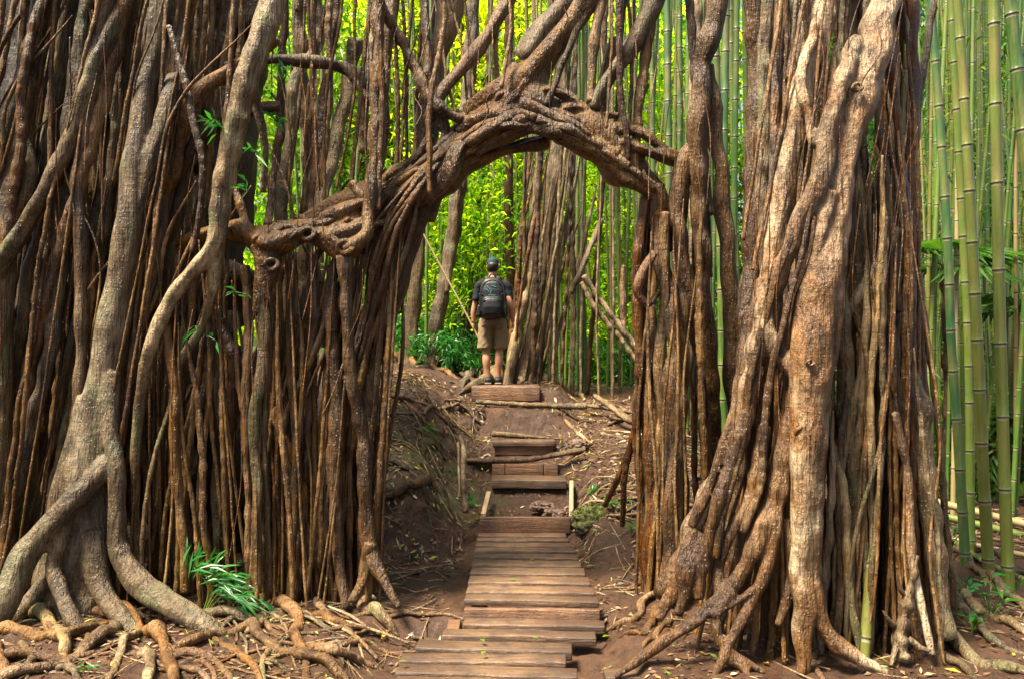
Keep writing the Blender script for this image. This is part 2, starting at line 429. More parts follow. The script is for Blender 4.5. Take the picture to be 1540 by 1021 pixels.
def leafm(name, stops, trans=.45, rough=.42, tb=1.5):
    t = NT(name); g = t.n('ShaderNodeNewGeometry')
    base = t.ramp(g.outputs['Random Per Island'], stops)
    p = t.bsdf(base, rough, None, .4)
    tr = t.n('ShaderNodeBsdfTranslucent')
    t.set(tr.inputs[0], t.mix(1.0, base, (tb * 1.05, tb * 1.1, tb * .5), 'MULTIPLY'))
    mx = t.n('ShaderNodeMixShader'); mx.inputs[0].default_value = trans
    t.set(mx.inputs[1], p); t.set(mx.inputs[2], tr.outputs[0])
    return t.done(mx.outputs[0])
M['leaf'] = leafm('leaf_green', [(0, (.018, .070, .008)), (.4, (.045, .125, .012)), (.75, (.090, .165, .016)), (1, (.16, .20, .022))], .5)
M['leafy'] = leafm('leaf_yellow_green', [(0, (.022, .090, .007)), (.3, (.08, .20, .010)), (.7, (.18, .29, .014)), (1, (.34, .35, .035))], .6, tb=2.6)
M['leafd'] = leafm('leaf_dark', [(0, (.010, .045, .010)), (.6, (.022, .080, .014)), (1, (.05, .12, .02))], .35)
M['leafv'] = leafm('leaf_vivid', [(0, (.007, .070, .012)), (.6, (.015, .125, .02)), (1, (.05, .19, .03))], .35, .33)
M['litter'] = leafm('dry_leaves', [(0, (.028, .014, .007)), (.5, (.085, .042, .020)), (.74, (.16, .088, .042)), (.88, (.28, .19, .10)), (.94, (.42, .34, .22)), (.955, (.50, .34, .03)), (.98, (.12, .22, .03)), (1, (.06, .16, .03))], .15, .5, 1)
M['moss'] = None
def mossrock():
    t = NT('mossy_rock'); c = t.coord('Object'); n = t.noise(c, 9, 5, .65)
    g = t.n('ShaderNodeNewGeometry'); s = t.n('ShaderNodeSeparateXYZ'); t.set(s.inputs[0], g.outputs['Normal'])
    f = t.math('MULTIPLY', t.ramp(t.math('ADD', s.outputs[2], t.math('MULTIPLY', n, .8)), [(.35, 0.), (.8, 1.)]), .95)
    base = t.mix(f, t.mix(n, (.03, .022, .014), (.10, .075, .05)), t.mix(t.noise(c, 60, 4, .7), (.05, .065, .010), (.13, .15, .02)))
    return t.done(t.bsdf(base, .75, t.bump(t.math('ADD', n, t.math('MULTIPLY', t.noise(c, 90, 4, .7), .5)), .9, .02)))
M['mossrock'] = mossrock()
def simple(name, a, b, scale=40, rough=.7, bs=.3, bd=.003, spec=.3, st=(1, 1, 1)):
    t = NT(name); n = t.noise(t.coord('Object', st), scale, 4, .6); n2 = t.noise(t.coord('Object'), 5, 4)
    return t.done(t.bsdf(t.mix(t.math('MULTIPLY', t.math('ADD', n, n2), .5), a, b), rough, t.bump(t.math('ADD', n, n2), bs, bd), spec))
M['rock'] = simple('brown_stone', (.035, .018, .010), (.13, .075, .045), 12, .6, .8, .02, .5)
M['skin'] = simple('skin', (.33, .15, .085), (.42, .20, .12), 20, .45, .1, .002, .4)
M['shirt'] = simple('navy_cotton', (.003, .0045, .007), (.008, .011, .017), 14, .85, .6, .012)
M['shorts'] = simple('khaki_cotton', (.15, .105, .055), (.235, .17, .095), 12, .85, .7, .014)
M['pack'] = simple('pack_nylon', (.0025, .003, .004), (.007, .008, .010), 30, .5, .5, .008, .35)
M['packtrim'] = simple('pack_webbing', (.008, .009, .011), (.018, .02, .023), 60, .6)
M['teal'] = simple('teal_print', (.02, .09, .10), (.05, .15, .16), 30, .5)
M['cap'] = simple('cap_cloth', (.004, .022, .028), (.012, .045, .052), 25, .8, .4)
M['hair'] = simple('dark_hair', (.008, .005, .004), (.02, .013, .009), 90, .55, .6, .004, .4, (1, 1, .2))
M['shoe'] = simple('shoe_leather', (.012, .011, .010), (.03, .028, .025), 30, .6)
M['sole'] = simple('shoe_sole', (.10, .09, .08), (.2, .18, .16), 30, .7)
M['sock'] = simple('grey_sock', (.04, .04, .04), (.09, .09, .09), 60, .9)
M['eye'] = simple('eye_white', (.6, .6, .58), (.7, .7, .68), 10, .3)
M['litleaf'] = leafm('yellow_fallen_leaf', [(0, (.42, .26, .02)), (1, (.5, .36, .05))], .2)
M['mossleaf'] = leafm('moss_tufts', [(0, (.020, .030, .005)), (.6, (.05, .065, .010)), (1, (.10, .12, .02))], .25, .7, 1)
M['root'] = bark('bark_surface_root', (.070, .034, .014), (.19, .105, .048), (.34, .23, .13), .6, .4, .0, (.35, .6), .28, .2)
M['bamyel'] = bamboo('bamboo_culm_yellow', [(.0, (.10, .095, .016)), (1., (.13, .11, .02))])
M['leafglow'] = leafm('leaf_painted_glow', [(0, (.16, .24, .012)), (.4, (.30, .35, .018)), (1, (.48, .45, .05))], .6, tb=2.6)  # sunlit glow above the arch put into the leaf colour
# ------------------------------------------------------------------ ground
def axis(lo, hi, a, b, fine, coarse_n):
    mid = np.arange(a, b, fine)
    t = np.linspace(0, 1, coarse_n + 1)[1:]
    left = a - (a - lo) * t[::-1] ** 2; right = mid[-1] + (hi - mid[-1]) * t ** 2
    return np.concatenate([left, mid, right])
def build_ground():
    xs = axis(-45, 45, -4.2, 4.4, .036, 26); ys = axis(-6, 70, 4.2, 12.6, .036, 26)
    X, Y = np.meshgrid(xs, ys)
    Z = H0(X, Y)
    for i in range(len(ys)):
        for j in range(len(xs)):
            x, y = xs[j], ys[i]
            n = fbm(x, y, .9) * .05 + fbm(x, y, 3.7, 5.) * .025 + fbm(x, y, 11., 9.) * .016
            if -1.7 < x < -.35 and 7.2 < y < 8.0: n *= 2.0
            inst = max(0.0, 1 - abs(x - .17) / .5) if 7.9 < y < 11 else 0
            Z[i, j] += n * (1 - .7 * inst) * (1.6 if y > 13 else 1)
    gy_, gx_ = np.gradient(Z, ys, xs); sl = np.clip((np.hypot(gx_, gy_) - .45) / 1.2, 0, 1)
    X, Y = X.copy(), Y.copy()
    for i, j in zip(*np.nonzero((sl > .02) & (Y < 13) & (np.abs(X) < 4.3))):
        v = Vector((X[i, j], Y[i, j], Z[i, j])); n3 = mnoise.noise_vector(v * 5) * .07 + mnoise.noise_vector(v * 14) * .035 + mnoise.noise_vector(v * 30) * .016
        k = sl[i, j] * (1 if not (-.35 < v.x < .7 and v.y > 7.8) else .45)
        X[i, j] += n3.x * k; Y[i, j] += n3.y * k; Z[i, j] += n3.z * k
    n = len(xs); i = np.arange(len(ys) - 1)[:, None] * n; j = np.arange(n - 1)[None]
    Q = np.stack([i + j, i + j + 1, i + n + j + 1, i + n + j], -1).reshape(-1, 4)
    o = obj('ground', (np.column_stack([X.ravel(), Y.ravel(), Z.ravel()]), [Q]), M['soil'])
    tag(o, 'wet reddish brown forest soil rising from the boardwalk to the bamboo', 'ground', kind='structure')
build_ground()

# ------------------------------------------------------------------ boardwalk
bw = empty('boardwalk', (.04, 6.8, -.03), 'raised straight boardwalk of eleven narrow wet planks below the stair', 'boardwalk')
fy = [7.84, 7.65, 7.44, 7.22, 6.99, 6.74, 6.48, 6.22, 5.97, 5.76]      # front edge of each plank
xl = [718, 716.5, 715, 713, 711.5, 709.5, 707, 704, 701, 698]; xr = [852, 856, 861, 866, 870, 875, 881, 888, 895, 901]
for k in range(10):
    y1 = fy[k - 1] - .072 if k else 8.0
    y0 = fy[k]; pyf = HY + F * CAMZ / y0
    xa = (xl[k] - 770) / F * y0; xb = (xr[k] - 770) / F * y0
    g = box(((xa + xb) / 2, (y0 + y1) / 2, -.022 + R.uniform(-.003, .003)), (xb - xa, y1 - y0, .045), rz=-.022 - .006 * k * .6, bev=.007, tilt=(R.uniform(-.012, .012), R.uniform(-.006, .006)), cuts=14, rough=.0028, seed=k)
    obj('plank', g, M['plank'], bw)
g = box((.142, 5.745, -.112), (.975, .05, .125), rz=-.045, bev=.006, cuts=14, rough=.003, seed=31)
tag(obj('end_beam', g, M['step'], bw), 'thick dark beam closing the front end')
for x in (-.25, .44): obj('bearer', box((x, 6.85, -.09), (.09, 2.1, .085), bev=.006), M['step'], bw)

lw = empty('boardwalk', (-.1, 5.1, -.13), 'lower stepped boardwalk of wide staggered planks nearest the viewer', 'boardwalk')
# (left px, right px, front y px at left, back y px at left)
low = [(696, 911, 938, 926), (664, 898, 955, 942), (623, 862, 974.5, 959), (598, 853, 993, 977.5), (592, 870, 1013, 996), (586, 905, 1036, 1016)]
for k, (a, b, f_, bk) in enumerate(low):
    zt = -.115 - .006 * k; h = CAMZ - zt
    y0 = F * h / (f_ + 4 - HY); y1 = F * h / (bk + 2 - HY); xa = (a - 770) / F * y0; xb = (b - 770) / F * y0
    g = box(((xa + xb) / 2, (y0 + y1) / 2, zt - .03), (xb - xa, y1 - y0 - .055, .06), rz=-.045 - .008 * k, bev=.009, tilt=(R.uniform(-.015, .015), R.uniform(-.008, .008)), cuts=16, rough=.004, seed=40 + k)
    obj('plank', g, M['plank'], lw)
for x in (-.42, .18): obj('bearer', box((x, 5.2, -.2), (.09, 1.3, .08), bev=.006), M['step'], lw)
tag(obj('plank', box(P(1020, 1016, 4.85), (.9, .14, .05), rz=.01, bev=.008, cuts=10, rough=.004, seed=77), M['plank'], origin=P(1020, 1016, 4.85)),
    'loose weathered plank lying in the mud beside the boardwalk', 'plank')

# ------------------------------------------------------------------ stair
def bpx(x0, x1, D, ytop, ybot, depth, **kw):
    """board whose front face spans these photo pixels at depth D"""
    a, b = P(x0, ytop, D), P(x1, ybot, D)
    return box(((a[0] + b[0]) / 2, D + depth / 2, (a[2] + b[2]) / 2), (b[0] - a[0], depth, a[2] - b[2]), **kw)
s0 = empty('step_frame', P(790, 800, 8.0), 'lowest stair step, a dark board box holding soil behind the planks', 'step')
tag(obj('riser', bpx(721, 858, 7.97, 778, 803, .05, bev=.006, cuts=12, rough=.003, seed=51), M['step'], s0), 'dark wet riser board')
def bar(p, q, w, h, m, parent, name='side_board', seed=0):
    p, q = np.array(p), np.array(q); d = q - p; L = np.linalg.norm(d)
    V, fl = box((0, 0, 0), (w, L, h), bev=.005)
    y = d / L; x = np.cross(y, [0, 0, 1]); x /= np.linalg.norm(x); z = np.cross(x, y)
    V = V @ np.array([x, y, z]) + (p + q) / 2
    return obj(name, (V, fl), m, parent)
bar(P(859, 782, 8.0), P(859.5, 728, 9.0) , .045, .10, M['stake'], s0)
bar(P(727, 776, 8.0), P(735, 742, 8.9), .05, .06, M['stake'], s0)
def step(name, label, D, x0, x1, yback, yfront, ybot, dback, riser=None, seed=0, m='step'):
    """tread between depth D and dback; riser: (y bottom px) of the board below"""
    top = P(0, yfront, D)[2]
    e = empty(name, ((x0 + x1 - 1540) / 2 / F * D, D, top - .1), label, 'step')
    xa, xb = (x0 - 770) / F * D, (x1 - 770) / F * D; th = (ybot - yfront) / F * D
    obj('tread', box(((xa + xb) / 2, (D + dback) / 2, top - th / 2), (xb - xa, dback - D, th), rz=R.uniform(-.02, .02), bev=.008, cuts=12, rough=.004, seed=seed), M['plank'], e)
    if riser:
        a = P(0, ybot, D)[2]; b = P(0, riser, D)[2]
        obj('riser', box(((xa + xb) / 2, D + .06, (a + b) / 2 - .004), (xb - xa - .04, .05, a - b), bev=.006, cuts=10, rough=.004, seed=seed + 1), M[m], e)
    return e
step('stair_step', 'plain board step just above the two stones', 8.98, 739, 852, 0, 722, 735, 9.36, riser=None, seed=60)
e = empty('stair_riser', P(788, 714, 9.37), 'upright board face with two vertical joints under the bent log', 'step')
for a, b in ((740, 759), (760, 817), (818, 839)):
    obj('board', bpx(a, b, 9.4 + R.uniform(0, .006), 697, 716, .05, bev=.005, cuts=6, rough=.003, seed=a), M['step'], e)
step('stair_step', 'narrow board step with dark riser between the two upper logs', 9.86, 741, 835, 0, 663, 671, 10.12, riser=684, seed=66)
e5 = empty('stair_top_step', P(760, 602, 10.95), 'topmost step, a broad timber face under the hiker', 'step')
obj('riser', bpx(709, 812, 10.92, 580, 603, .09, rz=.0, bev=.012, cuts=12, rough=.008, seed=70, tilt=(0, .012)), M['step'], e5)
obj('tread', box((P(760, 0, 11.2)[0], 11.17, P(0, 579.5, 11)[2] - .02), (.93, .38, .05), bev=.01, cuts=8, rough=.006, seed=72), M['plank'], e5)

def log(name, label, spec, m='stick', cat_='log', **kw):
    kw.setdefault('lump', .12)
    g = pxtube(spec, **kw)
    c = P(*spec[len(spec) // 2][:3])
    return tag(obj(name, g, M[m], origin=c), label, cat_)
log('fallen_log', 'long bowed brown log lying across the stair middle', [(700, 692, 9.45, 9), (740, 693, 9.45, 10), (800, 690, 9.44, 9), (850, 681, 9.42, 9), (880, 675, 9.4, 8)], 'brown', bumps=2)
log('fallen_log', 'short smooth log tapering to the right, third up the stair', [(741, 652, 10.2, 9), (775, 655, 10.2, 8), (815, 658, 10.18, 5), (846, 660, 10.18, 3)], 'stick')
log('fallen_log', 'long pale log with a dark cut end under the top step', [(716, 604, 10.75, 7), (780, 608, 10.7, 8), (835, 610, 10.65, 9), (882, 611, 10.6, 10)], 'stick')
log('fallen_log', 'thin pale pole continuing the upper log toward the bamboo', [(884, 610, 10.9, 6), (930, 616, 10.9, 6), (962, 624, 10.9, 5)], 'stick')
log('fallen_log', 'stout slanting log leaning on the slope beneath bamboo', [(894, 594, 10.9, 7), (918, 612, 10.6, 9), (955, 634, 10.3, 12), (985, 645, 10.2, 12)], 'stick')
log('fallen_stick', 'pale stick slanting down toward the round stone', [(850, 632, 10.2, 6), (868, 650, 9.9, 6), (890, 668, 9.7, 5)], 'stick', 'stick')
log('fallen_stick', 'pale horizontal stick on the slope behind the dark post', [(903, 652, 10.2, 6), (930, 657, 10.1, 6), (958, 662, 10.1, 6)], 'stick', 'stick')
log('upright_stick', 'thick straight upright stick on the bank edge by the stair', [(700, 770, 8.0, 9), (697, 720, 8.15, 8), (696, 668, 8.4, 7), (691, 655, 8.5, 4)], 'stick', 'stick')
log('upright_stick', 'thin upright twig standing against the thick bank stick', [(691, 748, 8.05, 3.5), (690, 700, 8.2, 3.5), (689, 665, 8.4, 3)], 'stick', 'stick')
for nm, lab, c, r, sd, mm in (('boulder', 'moss covered boulder beside the boardwalk end', P(890, 785, 8.0), (.19, .17, .17), 3.3, 'mossrock'),
        ('boulder', 'small mossy boulder half behind the big mossy one', P(938, 772, 8.25), (.15, .13, .10), 8.1, 'mossrock'),
        ('stone', 'larger brown stone inside the lowest step', P(815, 761, 8.62), (.13, .10, .062), 1.7, 'rock'),
        ('stone', 'flat brown stone in front of the larger one in the step', P(835, 772, 8.35), (.13, .08, .05), 5.2, 'rock'),
        ('stone', 'round stone on the slope at the end of the bent log', P(872, 668, 9.75), (.13, .12, .07), 6.4, 'rock')):
    g = rock(c, r, sd, 5)
    ro = tag(obj(nm, g, M[mm], origin=c), lab, nm)
    for v in ro.data.vertices: v.co += v.normal * (.018 * mnoise.fractal(v.co * 16, .9, 2, 4))
    if mm == 'mossrock':
        vs = [v for v in ro.data.vertices if v.normal.z > .1]; pk = [vs[i] for i in R.integers(len(vs), size=900)]
        mb = np.array([v.co[:] for v in pk]); md = np.array([v.normal[:] for v in pk]) + R.normal(0, .6, (900, 3))
        mo = link('moss', make_mesh('moss', *leaves(mb, md, rdir(900), R.uniform(.012, .035, 900), R.uniform(.006, .014, 900)), True, [M['mossleaf']]), ro)
# ------------------------------------------------------------------ banyan whose limb makes the arch
def gy(D, z=-.15): return HY + F * (CAMZ - z) / D
def up(spec, dz=130, dx=0):
    """carry a stem on beyond the top of the picture"""
    x, y, d, w = spec[0]
    return [(x + dx * 2.2, y - 2.2 * dz, d + .05, w * .9), (x + dx, y - dz, d, w)] + list(spec)
LB = empty('banyan_tree', P(300, gy(6.6), 6.6), 'huge banyan with countless brown aerial roots and a limb forming an arch over the path', 'tree')
def lpart(name, specs, m, vox=None, **kw):
    if vox and vox > .0125: kw = dict(wig=.15, lump=.06, flute=.1, bumps=1.5)
    geos = [pxtube(s, **kw) for s in specs]
    if vox: return fused(name, geos, M[m], LB, voxel=vox, smooth=3)
    return obj(name, cat(geos), M[m], LB)
gA = gy(6.0)
# -- big trunks
lpart('trunk', [up([(66, 0, 6.3, 34), (52, 90, 6.3, 33), (36, 150, 6.2, 34), (31, 215, 6.2, 36), (14, 320, 6.1, 36), (4, 420, 6.1, 36), (-6, 620, 6.1, 44), (-10, gA, 6.1, 70)], dx=12),
                [(34, 200, 6.2, 20), (44, 240, 6.15, 22), (40, 290, 6.1, 20), (15, 330, 6.1, 24)],
                up([(186, 0, 6.1, 24), (168, 45, 6.05, 26), (140, 110, 6, 27), (110, 205, 6, 28), (80, 265, 6, 26), (40, 335, 6, 25), (0, 400, 6, 26), (-40, 470, 6, 26)], dx=18)], 'grey', .014)
lpart('trunk', [up([(242, 0, 6.1, 30), (236, 60, 6.1, 30), (216, 150, 6.05, 32), (202, 260, 6, 36), (196, 330, 6, 42), (186, 400, 6, 44), (172, 480, 6, 46), (162, 540, 6, 50), (152, 620, 6, 60), (142, 700, 6, 74), (134, 790, 6, 88), (130, 870, 6, 110), (128, 935, 6, 150)], dx=6),
                [(204, 330, 6, 24), (216, 285, 6, 24), (227, 240, 5.98, 23), (242, 190, 6, 24), (257, 142, 6.05, 24), (263, 100, 6.2, 20), (272, 20, 6.4, 20), (290, -150, 6.5, 18)],
                [(168, 560, 5.95, 30), (164, 640, 5.88, 26), (175, 700, 5.82, 25), (176, 770, 5.8, 26), (180, 830, 5.78, 30), (204, 872, 5.72, 38), (255, 908, 5.6, 36), (300, 935, 5.5, 32), (340, 962, 5.42, 24), (370, 985, 5.4, 14)],
                [(172, 690, 5.85, 26), (122, 740, 5.75, 32), (76, 788, 5.68, 36), (40, 835, 5.62, 40), (18, 880, 5.55, 42), (-4, 930, 5.5, 38), (-20, 980, 5.45, 26)],
                [(110, 760, 5.8, 18), (92, 810, 5.7, 20), (80, 850, 5.68, 22), (92, 890, 5.6, 22), (110, 930, 5.5, 22), (140, 965, 5.4, 14)],
                [(140, 800, 5.85, 40), (150, 880, 5.75, 34), (190, 935, 5.6, 24), (230, 975, 5.5, 16)], [(110, 820, 5.9, 34), (60, 890, 5.8, 30), (20, 930, 5.75, 26), (-30, 960, 5.7, 22)],
                [(140, 600, 6, 40), (110, 680, 6, 34), (92, 760, 6, 34), (70, 880, 6, 40)]], 'grey', .014)
lpart('trunk', [up([(412, 0, 5.9, 38), (400, 40, 5.85, 38), (378, 100, 5.8, 36), (353, 200, 5.8, 34), (331, 305, 5.8, 31), (322, 370, 5.8, 27), (300, 397, 5.8, 23), (270, 432, 5.8, 22), (242, 480, 5.8, 22), (225, 522, 5.8, 21), (212, 600, 5.85, 17), (203, 700, 5.9, 15), (204, 800, 5.95, 15), (206, 880, 5.95, 28)], dx=8),
                [(330, 330, 5.85, 22), (325, 400, 5.85, 20), (318, 450, 5.9, 16), (300, 500, 5.95, 14), (270, 545, 5.92, 14), (258, 600, 5.9, 9), (229, 700, 5.85, 8), (214, 815, 5.85, 8), (212, 890, 5.85, 9)],
                [(372, 90, 5.85, 18), (385, 150, 5.95, 16), (398, 220, 6, 12), (396, 290, 6.1, 10)]], 'grey', .013)
lpart('trunk', [up([(196, 10, 6.4, 34), (186, 120, 6.4, 36), (170, 240, 6.4, 38), (152, 340, 6.4, 38), (136, 430, 6.4, 36), (118, 540, 6.4, 40), (100, 660, 6.4, 46), (90, 880, 6.4, 60)], dx=4)], 'grey', .014)
lpart('trunk', [up([(110, -20, 6.6, 40), (80, 200, 6.6, 36), (50, 420, 6.6, 44), (30, 620, 6.6, 50), (10, gy(6.6), 6.6, 90)], dx=8)], 'grey', .016)
# inner trunks, the shade between the roots painted into their dark bark
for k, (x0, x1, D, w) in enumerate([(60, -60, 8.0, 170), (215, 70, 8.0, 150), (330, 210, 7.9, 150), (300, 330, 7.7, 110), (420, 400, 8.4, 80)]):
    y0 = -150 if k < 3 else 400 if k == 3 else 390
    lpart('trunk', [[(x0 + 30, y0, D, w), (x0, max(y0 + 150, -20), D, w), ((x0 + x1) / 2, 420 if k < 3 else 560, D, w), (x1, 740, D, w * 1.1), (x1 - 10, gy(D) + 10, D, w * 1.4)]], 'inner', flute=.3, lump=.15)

# -- the arch: limb, crossing roots and webs grown into one knotty body
D0 = 6.3
arch = [
 [(270, 372, 6.25, 18), (320, 352, 6.1, 24), (368, 350, 5.97, 32), (400, 366, 5.9, 46), (432, 358, 5.9, 40), (462, 348, 5.92, 34), (492, 358, 5.95, 32), (518, 376, 5.95, 32), (545, 358, 6.0, 26)],
 [(400, 366, 5.9, 40), (408, 392, 5.9, 36), (398, 430, 5.9, 26), (390, 470, 5.92, 20)],
 [(372, 348, 5.95, 18), (362, 312, 5.98, 12), (352, 280, 6, 8)],
 [(380, 365, 6.1, 24), (425, 346, 6.2, 28), (470, 326, 6.25, 32), (520, 308, 6.3, 38), (560, 300, 6.3, 44), (598, 290, 6.3, 48), (650, 252, 6.3, 56), (696, 215, 6.3, 58), (740, 178, 6.3, 56), (775, 140, 6.3, 54), (808, 102, 6.28, 50), (842, 55, 6.25, 44), (884, -5, 6.25, 42), (930, -90, 6.3, 40), (980, -200, 6.4, 36)],
 [(560, 330, 6.35, 28), (610, 318, 6.35, 34), (650, 285, 6.35, 36), (690, 255, 6.35, 34), (735, 235, 6.35, 26), (785, 222, 6.35, 20), (825, 214, 6.35, 18)],
 [(640, 330, 6.3, 26), (655, 290, 6.3, 30), (690, 230, 6.25, 26), (720, 190, 6.22, 24), (770, 150, 6.2, 22), (800, 110, 6.2, 20)],
 [(808, 95, 6.3, 44), (798, 130, 6.3, 46), (795, 160, 6.28, 50), (808, 178, 6.28, 48)],
 [(690, 190, 6.3, 46), (735, 178, 6.3, 36), (776, 168, 6.3, 38), (812, 170, 6.28, 44), (848, 186, 6.27, 54), (880, 200, 6.27, 56), (908, 222, 6.28, 54), (940, 248, 6.3, 48), (965, 272, 6.3, 38), (985, 294, 6.3, 30), (992, 330, 6.35, 26), (1000, 380, 6.4, 24)],
 [(735, 200, 6.25, 14), (770, 180, 6.2, 14), (790, 165, 6.22, 14)],
 [(700, 168, 6.25, 20), (735, 146, 6.22, 22), (757, 130, 6.22, 22), (780, 100, 6.22, 22)],
 [(800, 142, 6.2, 14), (825, 136, 6.18, 16), (852, 146, 6.18, 18), (878, 166, 6.2, 18), (900, 190, 6.22, 18)],
 [(845, 168, 6.2, 26), (868, 164, 6.2, 16), (895, 172, 6.2, 12), (930, 175, 6.22, 10)],
 [(905, 196, 6.22, 24), (935, 196, 6.22, 20), (960, 200, 6.22, 20), (985, 218, 6.26, 18), (1022, 238, 6.36, 16), (1055, 262, 6.5, 14)],
 [(935, 214, 6.2, 22), (965, 226, 6.2, 20), (1000, 238, 6.28, 17), (1030, 250, 6.4, 14), (1050, 280, 6.5, 12)],
 [(915, 238, 6.2, 22), (940, 262, 6.2, 24), (972, 280, 6.22, 24), (988, 300, 6.25, 20), (985, 340, 6.3, 14)],
 [(560, 290, 6.25, 22), (590, 262, 6.25, 20), (625, 240, 6.22, 18), (650, 205, 6.2, 14)],
 [(660, 170, 6.2, 14), (668, 200, 6.2, 18), (655, 245, 6.22, 16), (648, 280, 6.25, 14)],
 [(620, 290, 6.22, 14), (600, 320, 6.2, 14), (575, 350, 6.18, 12)],
]
# the arch mid section has holes through it
rng_a = np.random.default_rng(5)
weave = []
CL = [(440, 352, 34), (520, 330, 50), (580, 305, 62), (640, 268, 74), (690, 228, 78), (740, 192, 72), (790, 170, 64), (840, 186, 58), (890, 212, 56), (940, 250, 46), (985, 292, 34)]
def cl(t):
    k = t * (len(CL) - 1); i = min(int(k), len(CL) - 2); f = k - i
    return [CL[i][q] * (1 - f) + CL[i + 1][q] * f for q in range(3)]
for _ in range(46):
    t0 = rng_a.uniform(-.05, .8); t1 = t0 + rng_a.uniform(.15, .5); o0, o1 = rng_a.uniform(-.75, .75, 2); w0 = rng_a.uniform(7, 20) if rng_a.random() < .8 else rng_a.uniform(18, 28); sp = []
    for u in np.linspace(0, 1, 6):
        x, y, wd = cl(min(1, max(0, t0 + (t1 - t0) * u))); o = o0 + (o1 - o0) * u
        sp.append((x + wd * .45 * o * .6 + rng_a.normal(0, 2), y + wd * .5 * o + rng_a.normal(0, 2), 6.27 - .13 * math.cos(o * 1.4) * wd / 70 * rng_a.uniform(.7, 1.2) - (.25 if x < 540 else 0), w0 * (1 - .3 * u)))
    weave.append(sp)
arch += weave[:26]
lpart('arch_limb', arch, 'arch', .0085, flute=.2, lump=.22, bumps=3.5)
for sp in weave[26:]: obj('aerial_root', pxtube([(x, y, d - .045, w) for x, y, d, w in sp], flute=.14, lump=.16, bumps=2), M['arch'], LB)
for px, py, d, r in [(432, 350, 5.84, 11), (463, 352, 5.84, 10), (519, 372, 5.85, 11), (409, 398, 5.82, 9), (846, 204, 6.18, 12), (880, 190, 6.17, 10), (918, 226, 6.17, 11), (757, 150, 6.16, 10), (690, 200, 6.16, 10), (958, 262, 6.2, 10), (865, 214, 6.16, 8), (390, 362, 5.83, 8)]:
    c = P(px, py, d); th = np.linspace(0, 2 * PI, 13); rr = r / F * d
    pts = [c + np.array([math.cos(a) * rr, .012 * math.sin(a * 2), math.sin(a) * rr * .8]) for a in th]
    obj('knot', tube(pts, [rr * .42] * 13, sides=8, wig=0, bumps=0, lump=.1, step=.012), M['arch'], LB)

